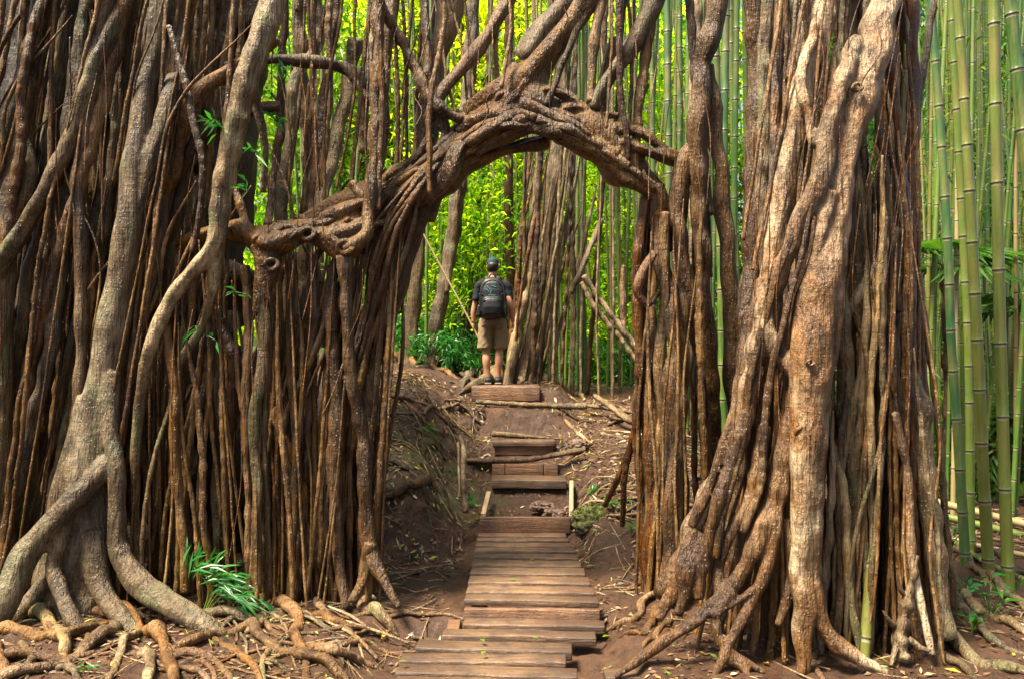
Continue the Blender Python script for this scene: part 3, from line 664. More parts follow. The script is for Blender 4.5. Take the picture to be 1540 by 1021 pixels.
# -- individually traced stems around the arch
named = [
 ('aerial_root', 'brown', [(569, -260, 6.2, 20), (568, 0, 6.1, 20), (566, 150, 6.05, 20), (558, 285, 5.98, 20), (548, 352, 5.93, 24), (520, 378, 5.9, 28)]),
 ('aerial_root', 'brown', [(518, 385, 5.9, 26), (520, 430, 5.9, 18), (524, 500, 5.9, 18), (530, 576, 5.92, 19), (541, 640, 5.95, 19), (548, 700, 5.95, 19), (553, 780, 5.95, 22), (558, 835, 5.92, 26), (577, 872, 5.85, 16), (600, 912, 5.75, 10)]),
 ('aerial_root', 'brown', [(557, 815, 5.93, 22), (545, 868, 5.9, 18), (530, 905, 5.85, 14)]),
 ('aerial_root', 'brown', [(497, 400, 6.05, 16), (503, 560, 6.02, 22), (505, 650, 6, 24), (504, 740, 6, 22), (508, 830, 5.98, 18), (521, 915, 5.9, 12)]),
 ('aerial_root', 'brown', [(640, 300, 6.25, 26), (618, 370, 6.3, 26), (595, 440, 6.3, 27), (572, 515, 6.3, 26), (556, 570, 6.3, 24), (545, 660, 6.3, 22), (540, gy(6.3), 6.3, 24)]),
 ('aerial_root', 'brown', [(610, 330, 6.2, 18), (585, 400, 6.2, 18), (566, 470, 6.2, 18), (556, 560, 6.2, 18), (552, 680, 6.15, 16), (545, gy(6.15), 6.15, 18)]),
 ('aerial_root', 'brown', [(575, 340, 6.15, 16), (550, 400, 6.15, 16), (520, 470, 6.15, 16), (500, 540, 6.12, 16), (490, 640, 6.1, 16), (480, gy(6.1), 6.1, 16)]),
 ('aerial_root', 'red', [(600, 340, 6.4, 20), (575, 420, 6.45, 20), (545, 500, 6.5, 20), (520, 600, 6.5, 22), (515, gy(6.5), 6.5, 26)]),
 ('aerial_root', 'grey', [(392, 440, 5.9, 20), (400, 500, 5.9, 18), (392, 560, 5.88, 18), (383, 650, 5.86, 16), (387, 760, 5.85, 14), (386, 890, 5.84, 16)]),
 ('aerial_root', 'grey', [(408, 440, 5.95, 12), (403, 560, 5.92, 11), (397, 630, 5.9, 10), (402, 760, 5.9, 9), (404, 890, 5.9, 10)]),
 ('aerial_root', 'brown', [(248, 490, 5.85, 14), (262, 576, 5.85, 15), (265, 700, 5.85, 14), (276, 830, 5.85, 13), (280, 890, 5.85, 14)]),
 ('aerial_root', 'brown', [(400, 580, 6.1, 11), (420, 640, 6.1, 13), (443, 690, 6.1, 15), (456, 740, 6.1, 14), (461, 820, 6.08, 10), (462, 890, 6.05, 10)]),
 ('aerial_root', 'brown', [(470, 380, 6.1, 12), (474, 480, 6.1, 12), (462, 560, 6.1, 12), (464, 640, 6.1, 11), (458, 720, 6.1, 12)]),
 ('aerial_root', 'red', [(330, 480, 6.1, 16), (352, 560, 6.1, 18), (345, 640, 6.1, 18), (340, 720, 6.1, 16), (345, gy(6.1), 6.1, 18)]),
 ('aerial_root', 'brown', [(368, 400, 6.0, 14), (374, 520, 6, 13), (368, 640, 6, 12), (374, 760, 6, 11), (372, gy(6), 6, 12)]),
 ('aerial_root', 'grey', [(350, 470, 6.4, 22), (335, 560, 6.4, 24), (330, 700, 6.4, 24), (338, gy(6.4), 6.4, 30)]),
 ('aerial_root', 'brown', [(254, 40, 6.0, 8), (275, 110, 5.95, 10), (292, 190, 5.95, 11), (305, 250, 5.95, 10), (290, 380, 5.95, 9)]),
 ('aerial_root', 'brown', [(418, 60, 6.05, 12), (360, 100, 6.1, 22), (310, 130, 6.1, 24), (280, 180, 6.1, 22), (262, 250, 6.15, 22), (230, 330, 6.2, 24), (200, 420, 6.2, 24), (160, 520, 6.2, 24)]),
 ('aerial_root', 'brown', [(420, 160, 6.2, 16), (360, 168, 6.2, 20), (310, 190, 6.2, 20), (280, 240, 6.2, 18), (270, 300, 6.25, 16), (240, 420, 6.25, 16), (220, 520, 6.2, 14)]),
 ('branch', 'straw', [(340, 100, 6.3, 14), (385, 92, 6.3, 15), (416, 90, 6.3, 17), (460, 92, 6.32, 18), (503, 98, 6.35, 18), (535, 112, 6.4, 22), (556, 132, 6.4, 20)]),
 ('aerial_root', 'brown', [(516, 96, 6.32, 12), (540, 130, 6.3, 12), (556, 155, 6.3, 10)]),
 ('aerial_root', 'brown', [(560, -200, 6.2, 16), (569, -5, 6.2, 16), (597, 50, 6.2, 16), (625, 102, 6.2, 17), (642, 145, 6.15, 18), (665, 166, 6.12, 17), (696, 182, 6.1, 12)]),
 ('aerial_root', 'brown', [(800, -260, 6.3, 20), (766, -5, 6.3, 20), (735, 52, 6.28, 20), (700, 97, 6.25, 20), (662, 145, 6.22, 18), (645, 180, 6.22, 16)]),
 ('trunk', 'brown', [(700, -280, 6.6, 38), (684, -5, 6.6, 36), (664, 60, 6.55, 34), (650, 125, 6.5, 32), (640, 200, 6.45, 30), (625, 280, 6.4, 26)]),
 ('aerial_root', 'brown', [(640, -200, 6.3, 12), (638, 0, 6.3, 12), (642, 60, 6.25, 13), (646, 125, 6.2, 14), (668, 165, 6.2, 12)]),
 ('aerial_root', 'grey', [(890, -260, 6.35, 40), (868, -5, 6.3, 36), (822, 41, 6.28, 40), (790, 90, 6.28, 40)]),
 ('aerial_root', 'brown', [(900, -200, 6.2, 13), (888, 0, 6.2, 13), (858, 66, 6.18, 13), (838, 115, 6.16, 12), (822, 160, 6.15, 12)]),
 ('aerial_root', 'brown', [(906, -200, 6.2, 18), (902, 0, 6.2, 18), (895, 60, 6.2, 17), (890, 110, 6.2, 14), (888, 155, 6.18, 12)]),
 ('aerial_root', 'grey', [(1010, -220, 6.3, 30), (988, -5, 6.3, 30), (965, 40, 6.28, 30), (942, 80, 6.25, 28), (920, 112, 6.22, 22), (903, 142, 6.2, 20), (892, 165, 6.2, 18)]),
 ('aerial_root', 'red', [(930, -200, 6.15, 11), (930, 0, 6.15, 11), (932, 80, 6.15, 11), (934, 155, 6.15, 11), (942, 200, 6.15, 10), (946, 240, 6.15, 8)]),
 ('aerial_root', 'brown', [(985, -100, 6.3, 16), (978, 20, 6.3, 16), (968, 110, 6.28, 16), (960, 180, 6.25, 14), (955, 250, 6.2, 12), (958, 265, 6.2, 9)]),
 ('aerial_root', 'brown', [(925, 60, 6.4, 22), (912, 120, 6.4, 20), (900, 180, 6.35, 18)]),
 ('trunk', 'grey', [(455, -260, 7.4, 22), (450, 10, 7.4, 22), (457, 150, 7.4, 23), (468, 255, 7.4, 24), (462, 360, 7.4, 24), (455, 560, 7.4, 26), (450, gy(7.4), 7.4, 34)]),
 ('aerial_root', 'grey', [(478, -240, 7.4, 20), (476, 0, 7.4, 20), (472, 80, 7.4, 18), (447, 110, 7.2, 18), (436, 200, 7.1, 18), (424, 285, 7, 20), (420, 360, 6.9, 22)]),
 ('aerial_root', 'red', [(520, -240, 6.8, 12), (508, 0, 6.8, 12), (497, 80, 6.8, 12), (487, 153, 6.8, 13), (479, 230, 6.7, 14), (470, 320, 6.6, 14)]),
 ('aerial_root', 'red', [(430, -240, 6.6, 13), (428, 0, 6.6, 13), (424, 120, 6.6, 13), (420, 204, 6.6, 13), (410, 280, 6.5, 12), (402, 340, 6.3, 12)]),
 ('aerial_root', 'grey', [(535, 60, 6.9, 20), (520, 150, 6.9, 20), (508, 200, 6.85, 20), (494, 260, 6.7, 18), (480, 320, 6.5, 16)]),
 ('aerial_root', 'brown', [(600, -240, 6.5, 20), (590, 0, 6.5, 20), (578, 100, 6.5, 22), (572, 200, 6.45, 22), (562, 300, 6.4, 20)]),
 ('aerial_root', 'straw', [(545, 310, 6.15, 9), (560, 280, 6.12, 12), (572, 250, 6.1, 11)]),
 ('aerial_root', 'brown', [(535, 330, 6.1, 14), (545, 300, 6.05, 16), (528, 275, 6.05, 12)]),
 # leg on the far side of the path
 ('trunk', 'brown', [(1105, -260, 6.35, 30), (1078, 0, 6.35, 30), (1058, 102, 6.33, 28), (1047, 204, 6.3, 28), (1052, 305, 6.3, 26), (1057, 407, 6.3, 24), (1066, 509, 6.35, 22), (1075, 620, 6.5, 20), (1082, 720, 6.7, 20), (1085, gy(6.9), 6.9, 20)]),
 ('trunk', 'brown', [(1062, 100, 6.4, 22), (1073, 180, 6.4, 22), (1083, 255, 6.4, 22), (1092, 356, 6.42, 24), (1100, 460, 6.45, 26), (1104, 560, 6.5, 28), (1108, 680, 6.5, 30), (1112, gy(6.5), 6.5, 40)]),
 ('trunk', 'brown', [(1046, 215, 6.35, 22), (1027, 250, 6.33, 28), (1018, 316, 6.3, 28), (1030, 407, 6.3, 26), (1045, 470, 6.35, 26), (1056, 560, 6.6, 28), (1066, 660, 6.9, 28), (1075, gy(7.1), 7.1, 32)]),
 ('trunk', 'brown', [(985, 280, 6.3, 28), (990, 356, 6.3, 26), (1006, 443, 6.25, 28), (1014, 520, 6.2, 30), (1014, 610, 6.15, 34), (1010, 704, 6.1, 34), (1008, 800, 6.05, 34), (1005, 895, 6.0, 40)]),
 ('trunk', 'red', [(978, 290, 6.45, 26), (968, 380, 6.45, 26), (972, 480, 6.4, 28), (978, 600, 6.35, 30), (982, 720, 6.3, 30), (985, gy(6.3), 6.3, 38)]),
 ('aerial_root', 'brown', [(1020, 300, 6.3, 18), (1024, 420, 6.3, 20), (1030, 520, 6.3, 22), (1020, 650, 6.25, 22), (1026, 760, 6.2, 22), (1030, gy(6.2), 6.2, 24)]),
 ('aerial_root', 'brown', [(1000, 320, 6.2, 14), (1000, 420, 6.2, 15), (992, 540, 6.2, 16), (1000, 660, 6.15, 15), (995, 780, 6.1, 14), (1000, gy(6.1), 6.1, 16)]),
 ('aerial_root', 'red', [(972, 300, 6.3, 16), (960, 380, 6.3, 18), (958, 450, 6.3, 16), (962, 560, 6.3, 15), (958, 660, 6.35, 14), (965, 760, 6.4, 13), (972, gy(6.4), 6.4, 12)]),
 ('aerial_root', 'red', [(985, 380, 6.15, 12), (966, 410, 6.12, 14), (960, 440, 6.12, 14), (975, 458, 6.15, 10), (990, 440, 6.2, 8)]),
 ('aerial_root', 'red', [(958, 640, 6.5, 12), (950, 668, 6.55, 12), (938, 700, 6.65, 11), (925, 730, 6.8, 9), (910, 760, 7.0, 7)]),
 ('aerial_root', 'red', [(942, 690, 6.6, 9), (938, 740, 6.7, 9), (936, 790, 6.85, 8)]),
]
# roots that climb over the arch and then hang down its near side
for k in range(22):
    t = R.uniform(.06, .36); x, y, wd = cl(t); w = R.uniform(4.5, 11); dd = R.uniform(6.02, 6.16); sh = R.uniform(40, 130)
    up_ = R.uniform(30, 120); xb = min(548, x - sh - R.uniform(0, 30))
    sp = [(x + up_ * .75, y - up_ * .8, dd + .1, w * .6), (x + up_ * .35, y - up_ * .38, dd + .04, w), (x - 4, y + 6, dd - .02, w), (x - sh * .45, y + wd * .5 + 40, dd, w), ((x + 2 * xb) / 3, y + wd + 130, dd + .02, w)]
    if R.random() < .7: sp += [(xb + R.normal(0, 8), (y + 880) / 2 + 60, dd + .02, w), (xb + R.normal(0, 8), 780, dd, w * .9), (xb + R.normal(0, 10), gy(dd, -.2), dd, w)]
    else: sp += [(xb, y + wd + 260, dd + .1, w * .5)]
    named.append(('aerial_root', ['brown', 'arch', 'brown', 'red'][k % 4], sp))
nroot = 20
def fit(s):
    d = s[-1][2]
    return s if abs(s[-1][1] - gy(d)) > 3 else s[:-1] + [(s[-1][0], gy(d, -.2), d, s[-1][3])]
for nm, m, s in named:
    obj(nm, pxtube(fit(s), flute=.14, lump=.12, bumps=1.2), M[m], LB); nroot += nm == 'aerial_root'

# -- fill: many thinner aerial roots
def ptube(s, **kw):
    return cat([pxtube(q, **kw) for q in s]) if isinstance(s[0], list) else pxtube(s, **kw)
fill = []
def strand(xt, yt, xb, yb, Dt, Db, w, bend=14, taper=1.0):
    n = max(3, int(abs(yb - yt) / 150)); s = []
    ph = R.uniform(0, 6.28, 2); fr = R.uniform(.6, 1.8, 2)
    for k in range(n + 1):
        t = k / n
        x = xt + (xb - xt) * t + bend * math.sin(ph[0] + fr[0] * 3.1 * t) * math.sin(PI * min(1, t * 1.2 + .1)) + bend * .4 * math.sin(ph[1] + 9 * t)
        if k == 0 and yt > -60: w_ = w * .3
        else: w_ = w
        s.append((x, yt + (yb - yt) * t, Dt + (Db - Dt) * t + R.normal(0, .02), w_ * (1 + (taper - 1) * t) * R.uniform(.85, 1.15)))
    return s
MM = ['brown', 'brown', 'arch', 'red', 'grey', 'grey']
def region(n, xt, yt, xb, D, w, bend=14, yb=None, slope=0, mm=MM):
    for _ in range(n):
        u = R.random(); x = xt[0] + (xt[1] - xt[0]) * u
        d = R.uniform(*D); ww = math.exp(R.uniform(math.log(w[0]), math.log(w[1])))
        if xb is None: xx = x + R.uniform(-18, 18) + slope
        else: xx = xb[0] + (xb[1] - xb[0]) * u + R.normal(0, 34); xx = min(max(xx, xb[0] - 6), xb[1] + 6)
        y1 = gy(d, -.2) if yb is None else R.uniform(*yb)
        y0 = R.uniform(*yt)
        st = strand(x, y0, xx, y1, d, d + R.uniform(-.2, .1), ww, bend)
        if R.random() < .3 and ww > 4 and len(st) > 4:
            j = R.integers(1, len(st) - 2); dx = R.choice([-1, 1]) * R.uniform(10, 34); m_ = len(st) - j
            st = [st, [(q[0] + dx * math.sin(min(1, k / max(1, m_ - 2)) * PI / 2), q[1], q[2] - .01, q[3] * .7) for k, q in enumerate(st[j:])]]
        fill.append((ww * (3 if d < 6.6 else 1), mm[R.integers(len(mm))], st))
for k in range(12):
    x = R.uniform(30, 430); dx = R.uniform(110, 250); d = R.uniform(5.95, 6.35); w = R.uniform(12, 24)
    fill.append((w * 4, 'grey' if k % 3 else 'brown', strand(x, -230, x - dx, gy(d, -.2) if k % 2 else R.uniform(480, 760), d, d - .05, w, 22)))
region(40, (0, 405), (-260, -120), (-190, 260), (5.95, 6.5), (3, 10), 16)
for k in range(34):
    x = R.uniform(20, 430); y = R.uniform(-240, 300); d = R.uniform(5.85, 6.3); w = R.uniform(3, 8); dx = R.uniform(-60, 230)
    fill.append((w * 2, MM[k % 6], strand(x, y, x - dx, y + R.uniform(250, 520), d, d + .15, w, 26)))
region(0, (0, 470), (-260, -120), (-170, 260), (5.95, 6.5), (4, 15), 14)
region(24, (20, 380), (-260, -120), (-120, 330), (6.6, 7.3), (6, 18), 14)
region(34, (150, 430), (330, 520), (140, 450), (5.85, 6.4), (3.5, 11), 10)
region(34, (380, 610), (330, 400), (400, 565), (5.95, 6.5), (3.5, 11), 10)
region(20, (390, 600), (340, 420), (405, 560), (6.7, 7.6), (6, 15), 10)
region(7, (420, 660), (-200, -100), (430, 640), (6.0, 6.9), (4, 13), 14, (230, 330))
region(10, (500, 650), (-200, -100), (490, 650), (6.1, 6.7), (4, 11), 10, (250, 320))
region(9, (650, 1010), (-200, -100), (690, 960), (6.1, 6.6), (3.5, 10), 12, (130, 210))
region(16, (965, 1060), (290, 400), (955, 1060), (6.0, 6.9), (4, 14), 8)
region(4, (985, 1110), (-200, -100), (985, 1070), (6.4, 6.8), (4, 12), 8, (240, 420))
fill.sort(key=lambda f: -f[0])
free = 100 - nroot
for k, (a, m, s) in enumerate(fill[:free]):
    obj('aerial_root', ptube(s, flute=.12, lump=.12, bumps=.8), M[m], LB)
o = obj('aerial_roots', cat([ptube(s, flute=.08, lump=.12, bumps=.3) for a, m, s in fill[free:]]), M['brown'], LB)
tag(o, kind='stuff')
# hair-thin rootlets hanging everywhere
hair = []
for _ in range(50):
    x = R.choice([R.uniform(-10, 430), R.uniform(380, 660), R.uniform(700, 1080)]); y = R.uniform(-60, 500 if x < 560 else 150); L = R.uniform(120, 420)
    if 560 < x < 960: L = R.uniform(40, 160)
    hair.append(pxtube(strand(x, y, x - R.uniform(-10, 40), y + L, R.uniform(5.7, 6.1), R.uniform(5.7, 6.1), R.uniform(1.0, 2.4), 9), flute=0, lump=.1, bumps=0, sides=5, step=.05))
tag(obj('rootlets', cat(hair), M['red'], LB), kind='stuff')

# -- roots running over the ground in front
def groot(tree, name, pts, m, bury=.16, **kw):
    sp = []
    for px, py, w in pts:
        g = ground_hit(px, py + w * .3); sp.append([g[0], g[1], 0, w * .5 / F * g[1]])
    q = spline(sp, .07); n = len(q)
    ph = R.uniform(0, 6.28)
    for i in range(n):
        q[i, 2] = H(q[i, 0], q[i, 1]) + q[i, 3] * (1 - bury * 2 + .7 * math.sin(i * .55 + ph))
    q[0, 2] -= q[0, 3] * 1.5; q[0, 3] *= .6; q[1, 2] -= q[1, 3] * .7; q[-1, 3] *= .6
    q[-1, 2] -= q[-1, 3] * 2.2; q[-2, 2] -= q[-2, 3] * .5
    kw.setdefault('flute', .12); kw.setdefault('lump', .14)
    return tube(q[:, :3], q[:, 3], bumps=1.3, wig=.9, **kw)
net = [
 [(87, 840, 22), (102, 868, 22), (148, 908, 21), (204, 938, 21), (250, 974, 20), (262, 1018, 18), (262, 1050, 16)],
 [(6, 880, 26), (30, 904, 22), (66, 933, 20), (92, 953, 18), (96, 985, 16)],
 [(-10, 942, 17), (51, 953, 18), (97, 957, 17), (140, 945, 14), (172, 930, 12)],
 [(172, 930, 18), (150, 962, 18), (122, 984, 17), (60, 1008, 17), (-10, 1024, 17)],
 [(215, 948, 13), (190, 968, 13), (176, 990, 12), (160, 1030, 12)],
 [(255, 976, 14), (275, 974, 15), (326, 953, 15), (367, 945, 16), (407, 968, 16), (458, 989, 16), (515, 1016, 15), (545, 1035, 12)],
 [(318, 955, 11), (350, 972, 12), (372, 998, 11), (400, 1035, 10)],
 [(370, 905, 16), (392, 925, 15), (388, 942, 14), (370, 950, 12)],
 [(395, 898, 18), (430, 915, 18), (450, 935, 17), (446, 965, 15), (462, 1000, 13), (455, 1030, 12)],
 [(-10, 985, 17), (50, 988, 17), (104, 990, 16), (150, 975, 12)],
 [(219, 965, 14), (224, 1010, 15), (220, 1040, 14)],
 [(455, 955, 18), (510, 985, 14), (560, 1000, 10), (590, 1010, 5)],
 [(470, 920, 15), (520, 940, 11), (560, 950, 7)],
 [(523, 868, 22), (555, 905, 22), (585, 943, 14), (600, 958, 6)],
 [(535, 905, 14), (560, 920, 12), (583, 925, 6)],
 [(0, 905, 17), (-15, 950, 16), (5, 1000, 15), (10, 1040, 14)],
 [(300, 915, 18), (350, 925, 14), (400, 935, 9)],
 [(205, 935, 14), (150, 920, 13), (110, 912, 12), (60, 905, 9)],
 [(250, 985, 12), (290, 985, 12), (330, 1000, 11), (350, 1030, 10)],
 [(30, 960, 12), (45, 985, 12), (40, 1020, 12)],
 [(120, 940, 10), (128, 965, 10), (118, 985, 9)],
 [(200, 975, 9), (235, 995, 9), (300, 1015, 9), (330, 1040, 8)],
 [(430, 950, 10), (400, 985, 10), (395, 1015, 9), (410, 1040, 8)],
 [(486, 880, 16), (478, 905, 12), (500, 935, 8)],
 [(60, 880, 14), (120, 890, 16), (165, 905, 13), (180, 925, 10)],
 [(85, 1000, 12), (110, 1016, 12), (130, 1035, 11)],
]
for k in range(40):
    x, y = R.uniform(-10, 560), R.uniform(890, 1005); a = R.uniform(-.5, .9) if R.random() < .7 else R.uniform(2.2, 3.6); w = R.uniform(5, 13); L = R.uniform(100, 240); pts = []
    for q in range(5):
        pts.append((x, y, w * (1 - .14 * q))); x += math.cos(a) * L / 4; y = min(1045, max(878, y + math.sin(a) * L / 4 * .7)); a += R.normal(0, .45)
    net.append(pts)
for k, s in enumerate(net): obj('surface_root', groot(LB, 's', [(x, y, w * (1.0 if k < 26 else .75)) for x, y, w in s], 'brown'), M[('root', 'grey', 'root')[k % 3]], LB)
# roots on the bank beside the stair
bankr = [[(556, 748, 10), (590, 752, 12), (620, 735, 14), (650, 728, 12), (660, 742, 7)], [(560, 575, 7), (600, 595, 7), (640, 640, 6), (676, 670, 5)], [(560, 560, 8), (610, 600, 7), (660, 625, 6), (690, 655, 4)],
 [(565, 630, 5), (620, 622, 6), (700, 620, 5), (722, 632, 4)], [(568, 690, 7), (610, 705, 7), (640, 725, 5)], [(600, 520, 8), (640, 545, 9), (665, 556, 8), (690, 568, 5)],
 [(575, 640, 4), (585, 680, 5), (580, 715, 4)], [(632, 745, 5), (636, 770, 5), (628, 790, 3)], [(690, 560, 7), (720, 580, 9), (700, 575, 6)], [(610, 640, 5), (650, 665, 5), (670, 690, 4)]]
for s in bankr: obj('surface_root', groot(LB, 's', s, 'brown'), M['brown'], LB)
# young leaf sprigs sprouting from the bark
for px, py, d, n in [(322, 186, 5.7, 16), (412, 178, 6.0, 14), (385, 228, 5.7, 8), (368, 280, 5.7, 8), (292, 490, 5.75, 3), (310, 505, 5.72, 2), (420, 100, 5.8, 9), (350, 440, 5.75, 4)]:
    c = P(px, py, d); dr = rdir(n); dr[:, 1] -= .4
    b = c + R.normal(0, .035, (n, 3)) * [1, .5, .8]
    st = [tube([c + [0, .06, -.02], c + [0, .02, .0], q], [.003, .003, .002], sides=5, bumps=0, wig=0) for q in b[:6]]
    lf = leaves(b, dr + [0, 0, .3], rdir(n), R.uniform(.07, .15, n), R.uniform(.018, .034, n), droop=.2)
    obj('leaf_sprig', cat([lf] + st), M['leafv'], LB)
# ------------------------------------------------------------------ banyan on the other side of the path
RB = empty('banyan_tree', P(1230, gy(5.4), 5.4), 'pale barked banyan with thick twisting trunks and splayed roots beside the bamboo', 'tree')
def rpart(name, specs, m, vox=None, **kw):
    geos = [pxtube(s, **kw) for s in specs]
    if vox: return fused(name, geos, M[m], RB, voxel=vox, smooth=3)
    return obj(name, cat(geos), M[m], RB)
rpart('trunk', [
 up([(1333, 0, 5.3, 50), (1306, 102, 5.2, 47), (1276, 204, 5.15, 46), (1258, 285, 5.1, 44), (1248, 356, 5.05, 42), (1234, 420, 5.0, 54), (1222, 500, 4.95, 62), (1217, 560, 4.92, 60), (1212, 650, 4.9, 48), (1208, 755, 4.87, 38), (1207, 857, 4.83, 36), (1208, 940, 4.8, 30), (1208, 1012, 4.76, 18)], dx=40),
 [(1232, 600, 4.95, 40), (1226, 700, 4.9, 34), (1222, 800, 4.88, 30), (1226, 900, 4.85, 28), (1246, 955, 4.8, 26), (1290, 990, 4.74, 22), (1336, 1012, 4.7, 12)],
 [(1290, 60, 5.2, 22), (1276, 90, 5.15, 26), (1246, 200, 5.05, 30), (1235, 265, 5.02, 30), (1204, 326, 5.0, 28), (1175, 407, 5.0, 26), (1150, 470, 5.02, 28), (1137, 530, 5.05, 26), (1122, 590, 5.08, 24), (1107, 660, 5.1, 22), (1072, 730, 5.1, 24), (1040, 800, 5.08, 28), (1022, 850, 5.05, 30), (1010, 895, 5.02, 22), (990, 930, 5.0, 14)],
 up([(1240, 0, 5.35, 36), (1222, 76, 5.3, 38), (1203, 132, 5.25, 38), (1190, 229, 5.2, 36), (1170, 331, 5.15, 34), (1158, 420, 5.1, 36), (1150, 500, 5.1, 34), (1143, 580, 5.1, 30)], dx=18),
 [(1228, 30, 5.2, 16), (1210, 100, 5.15, 17), (1204, 135, 5.12, 16), (1216, 180, 5.1, 15), (1226, 220, 5.05, 14)],
 [(1150, 420, 5.05, 24), (1153, 490, 5.02, 26), (1168, 530, 5, 30), (1195, 556, 4.98, 30)],
 [(1246, 290, 5.02, 24), (1238, 330, 4.98, 18), (1226, 390, 4.96, 14), (1210, 430, 4.95, 10)],
 [(1240, 310, 5.02, 16), (1245, 350, 5.0, 16), (1262, 420, 4.98, 16), (1258, 500, 4.97, 16), (1246, 570, 4.95, 14)],
 [(1272, 250, 5.1, 26), (1270, 330, 5.08, 24), (1258, 400, 5.05, 24)],
], 'pale', .011, flute=.13, lump=.12, bumps=1.8)
rpart('trunk', [
 [(1152, 420, 5.25, 30), (1148, 500, 5.2, 44), (1144, 580, 5.17, 42), (1138, 660, 5.17, 34), (1136, 740, 5.17, 26)],
 [(1142, 551, 5.05, 24), (1112, 668, 5.0, 24), (1080, 745, 4.98, 22), (1066, 800, 4.97, 20), (1051, 900, 4.95, 18)],
 [(1150, 640, 5.05, 26), (1142, 690, 5.02, 22), (1122, 755, 5.0, 20), (1088, 831, 4.98, 18), (1080, 895, 4.96, 18)],
 [(1204, 520, 5.06, 16), (1194, 600, 5.02, 26), (1184, 660, 5.0, 34), (1168, 730, 4.97, 34), (1148, 790, 4.95, 30), (1124, 846, 4.92, 24), (1096, 892, 4.9, 22), (1052, 925, 4.88, 20), (1005, 958, 4.85, 19), (955, 995, 4.8, 15), (925, 1018, 4.76, 8)],
 [(1178, 690, 4.97, 22), (1170, 750, 4.95, 22), (1166, 800, 4.92, 21), (1152, 856, 4.9, 20), (1122, 918, 4.86, 18), (1094, 974, 4.8, 16), (1074, 1020, 4.74, 11)],
 [(1100, 890, 4.88, 18), (1078, 925, 4.85, 16), (1085, 965, 4.82, 13), (1122, 994, 4.78, 11), (1150, 1012, 4.75, 8)],
 [(1134, 885, 4.88, 11), (1105, 905, 4.86, 11), (1071, 924, 4.84, 11)],
 [(1050, 800, 5.05, 26), (1036, 830, 5.02, 32), (1028, 858, 5.0, 34), (1030, 890, 4.98, 24), (1020, 925, 4.95, 16)],
 [(1185, 780, 4.98, 18), (1190, 850, 4.95, 16), (1180, 915, 4.92, 16), (1170, 940, 4.9, 12)],
 [(1120, 760, 5.05, 18), (1118, 840, 5.03, 18), (1112, 905, 5.0, 16)],
 [(1120, 560, 5.1, 16), (1090, 660, 5.08, 15), (1062, 740, 5.06, 16), (1040, 790, 5.05, 20)],
 [(1088, 985, 4.8, 16), (1118, 1005, 4.76, 14), (1130, 1030, 4.7, 10)],
], 'brown', .0105, flute=.14, lump=.12, bumps=1.4)
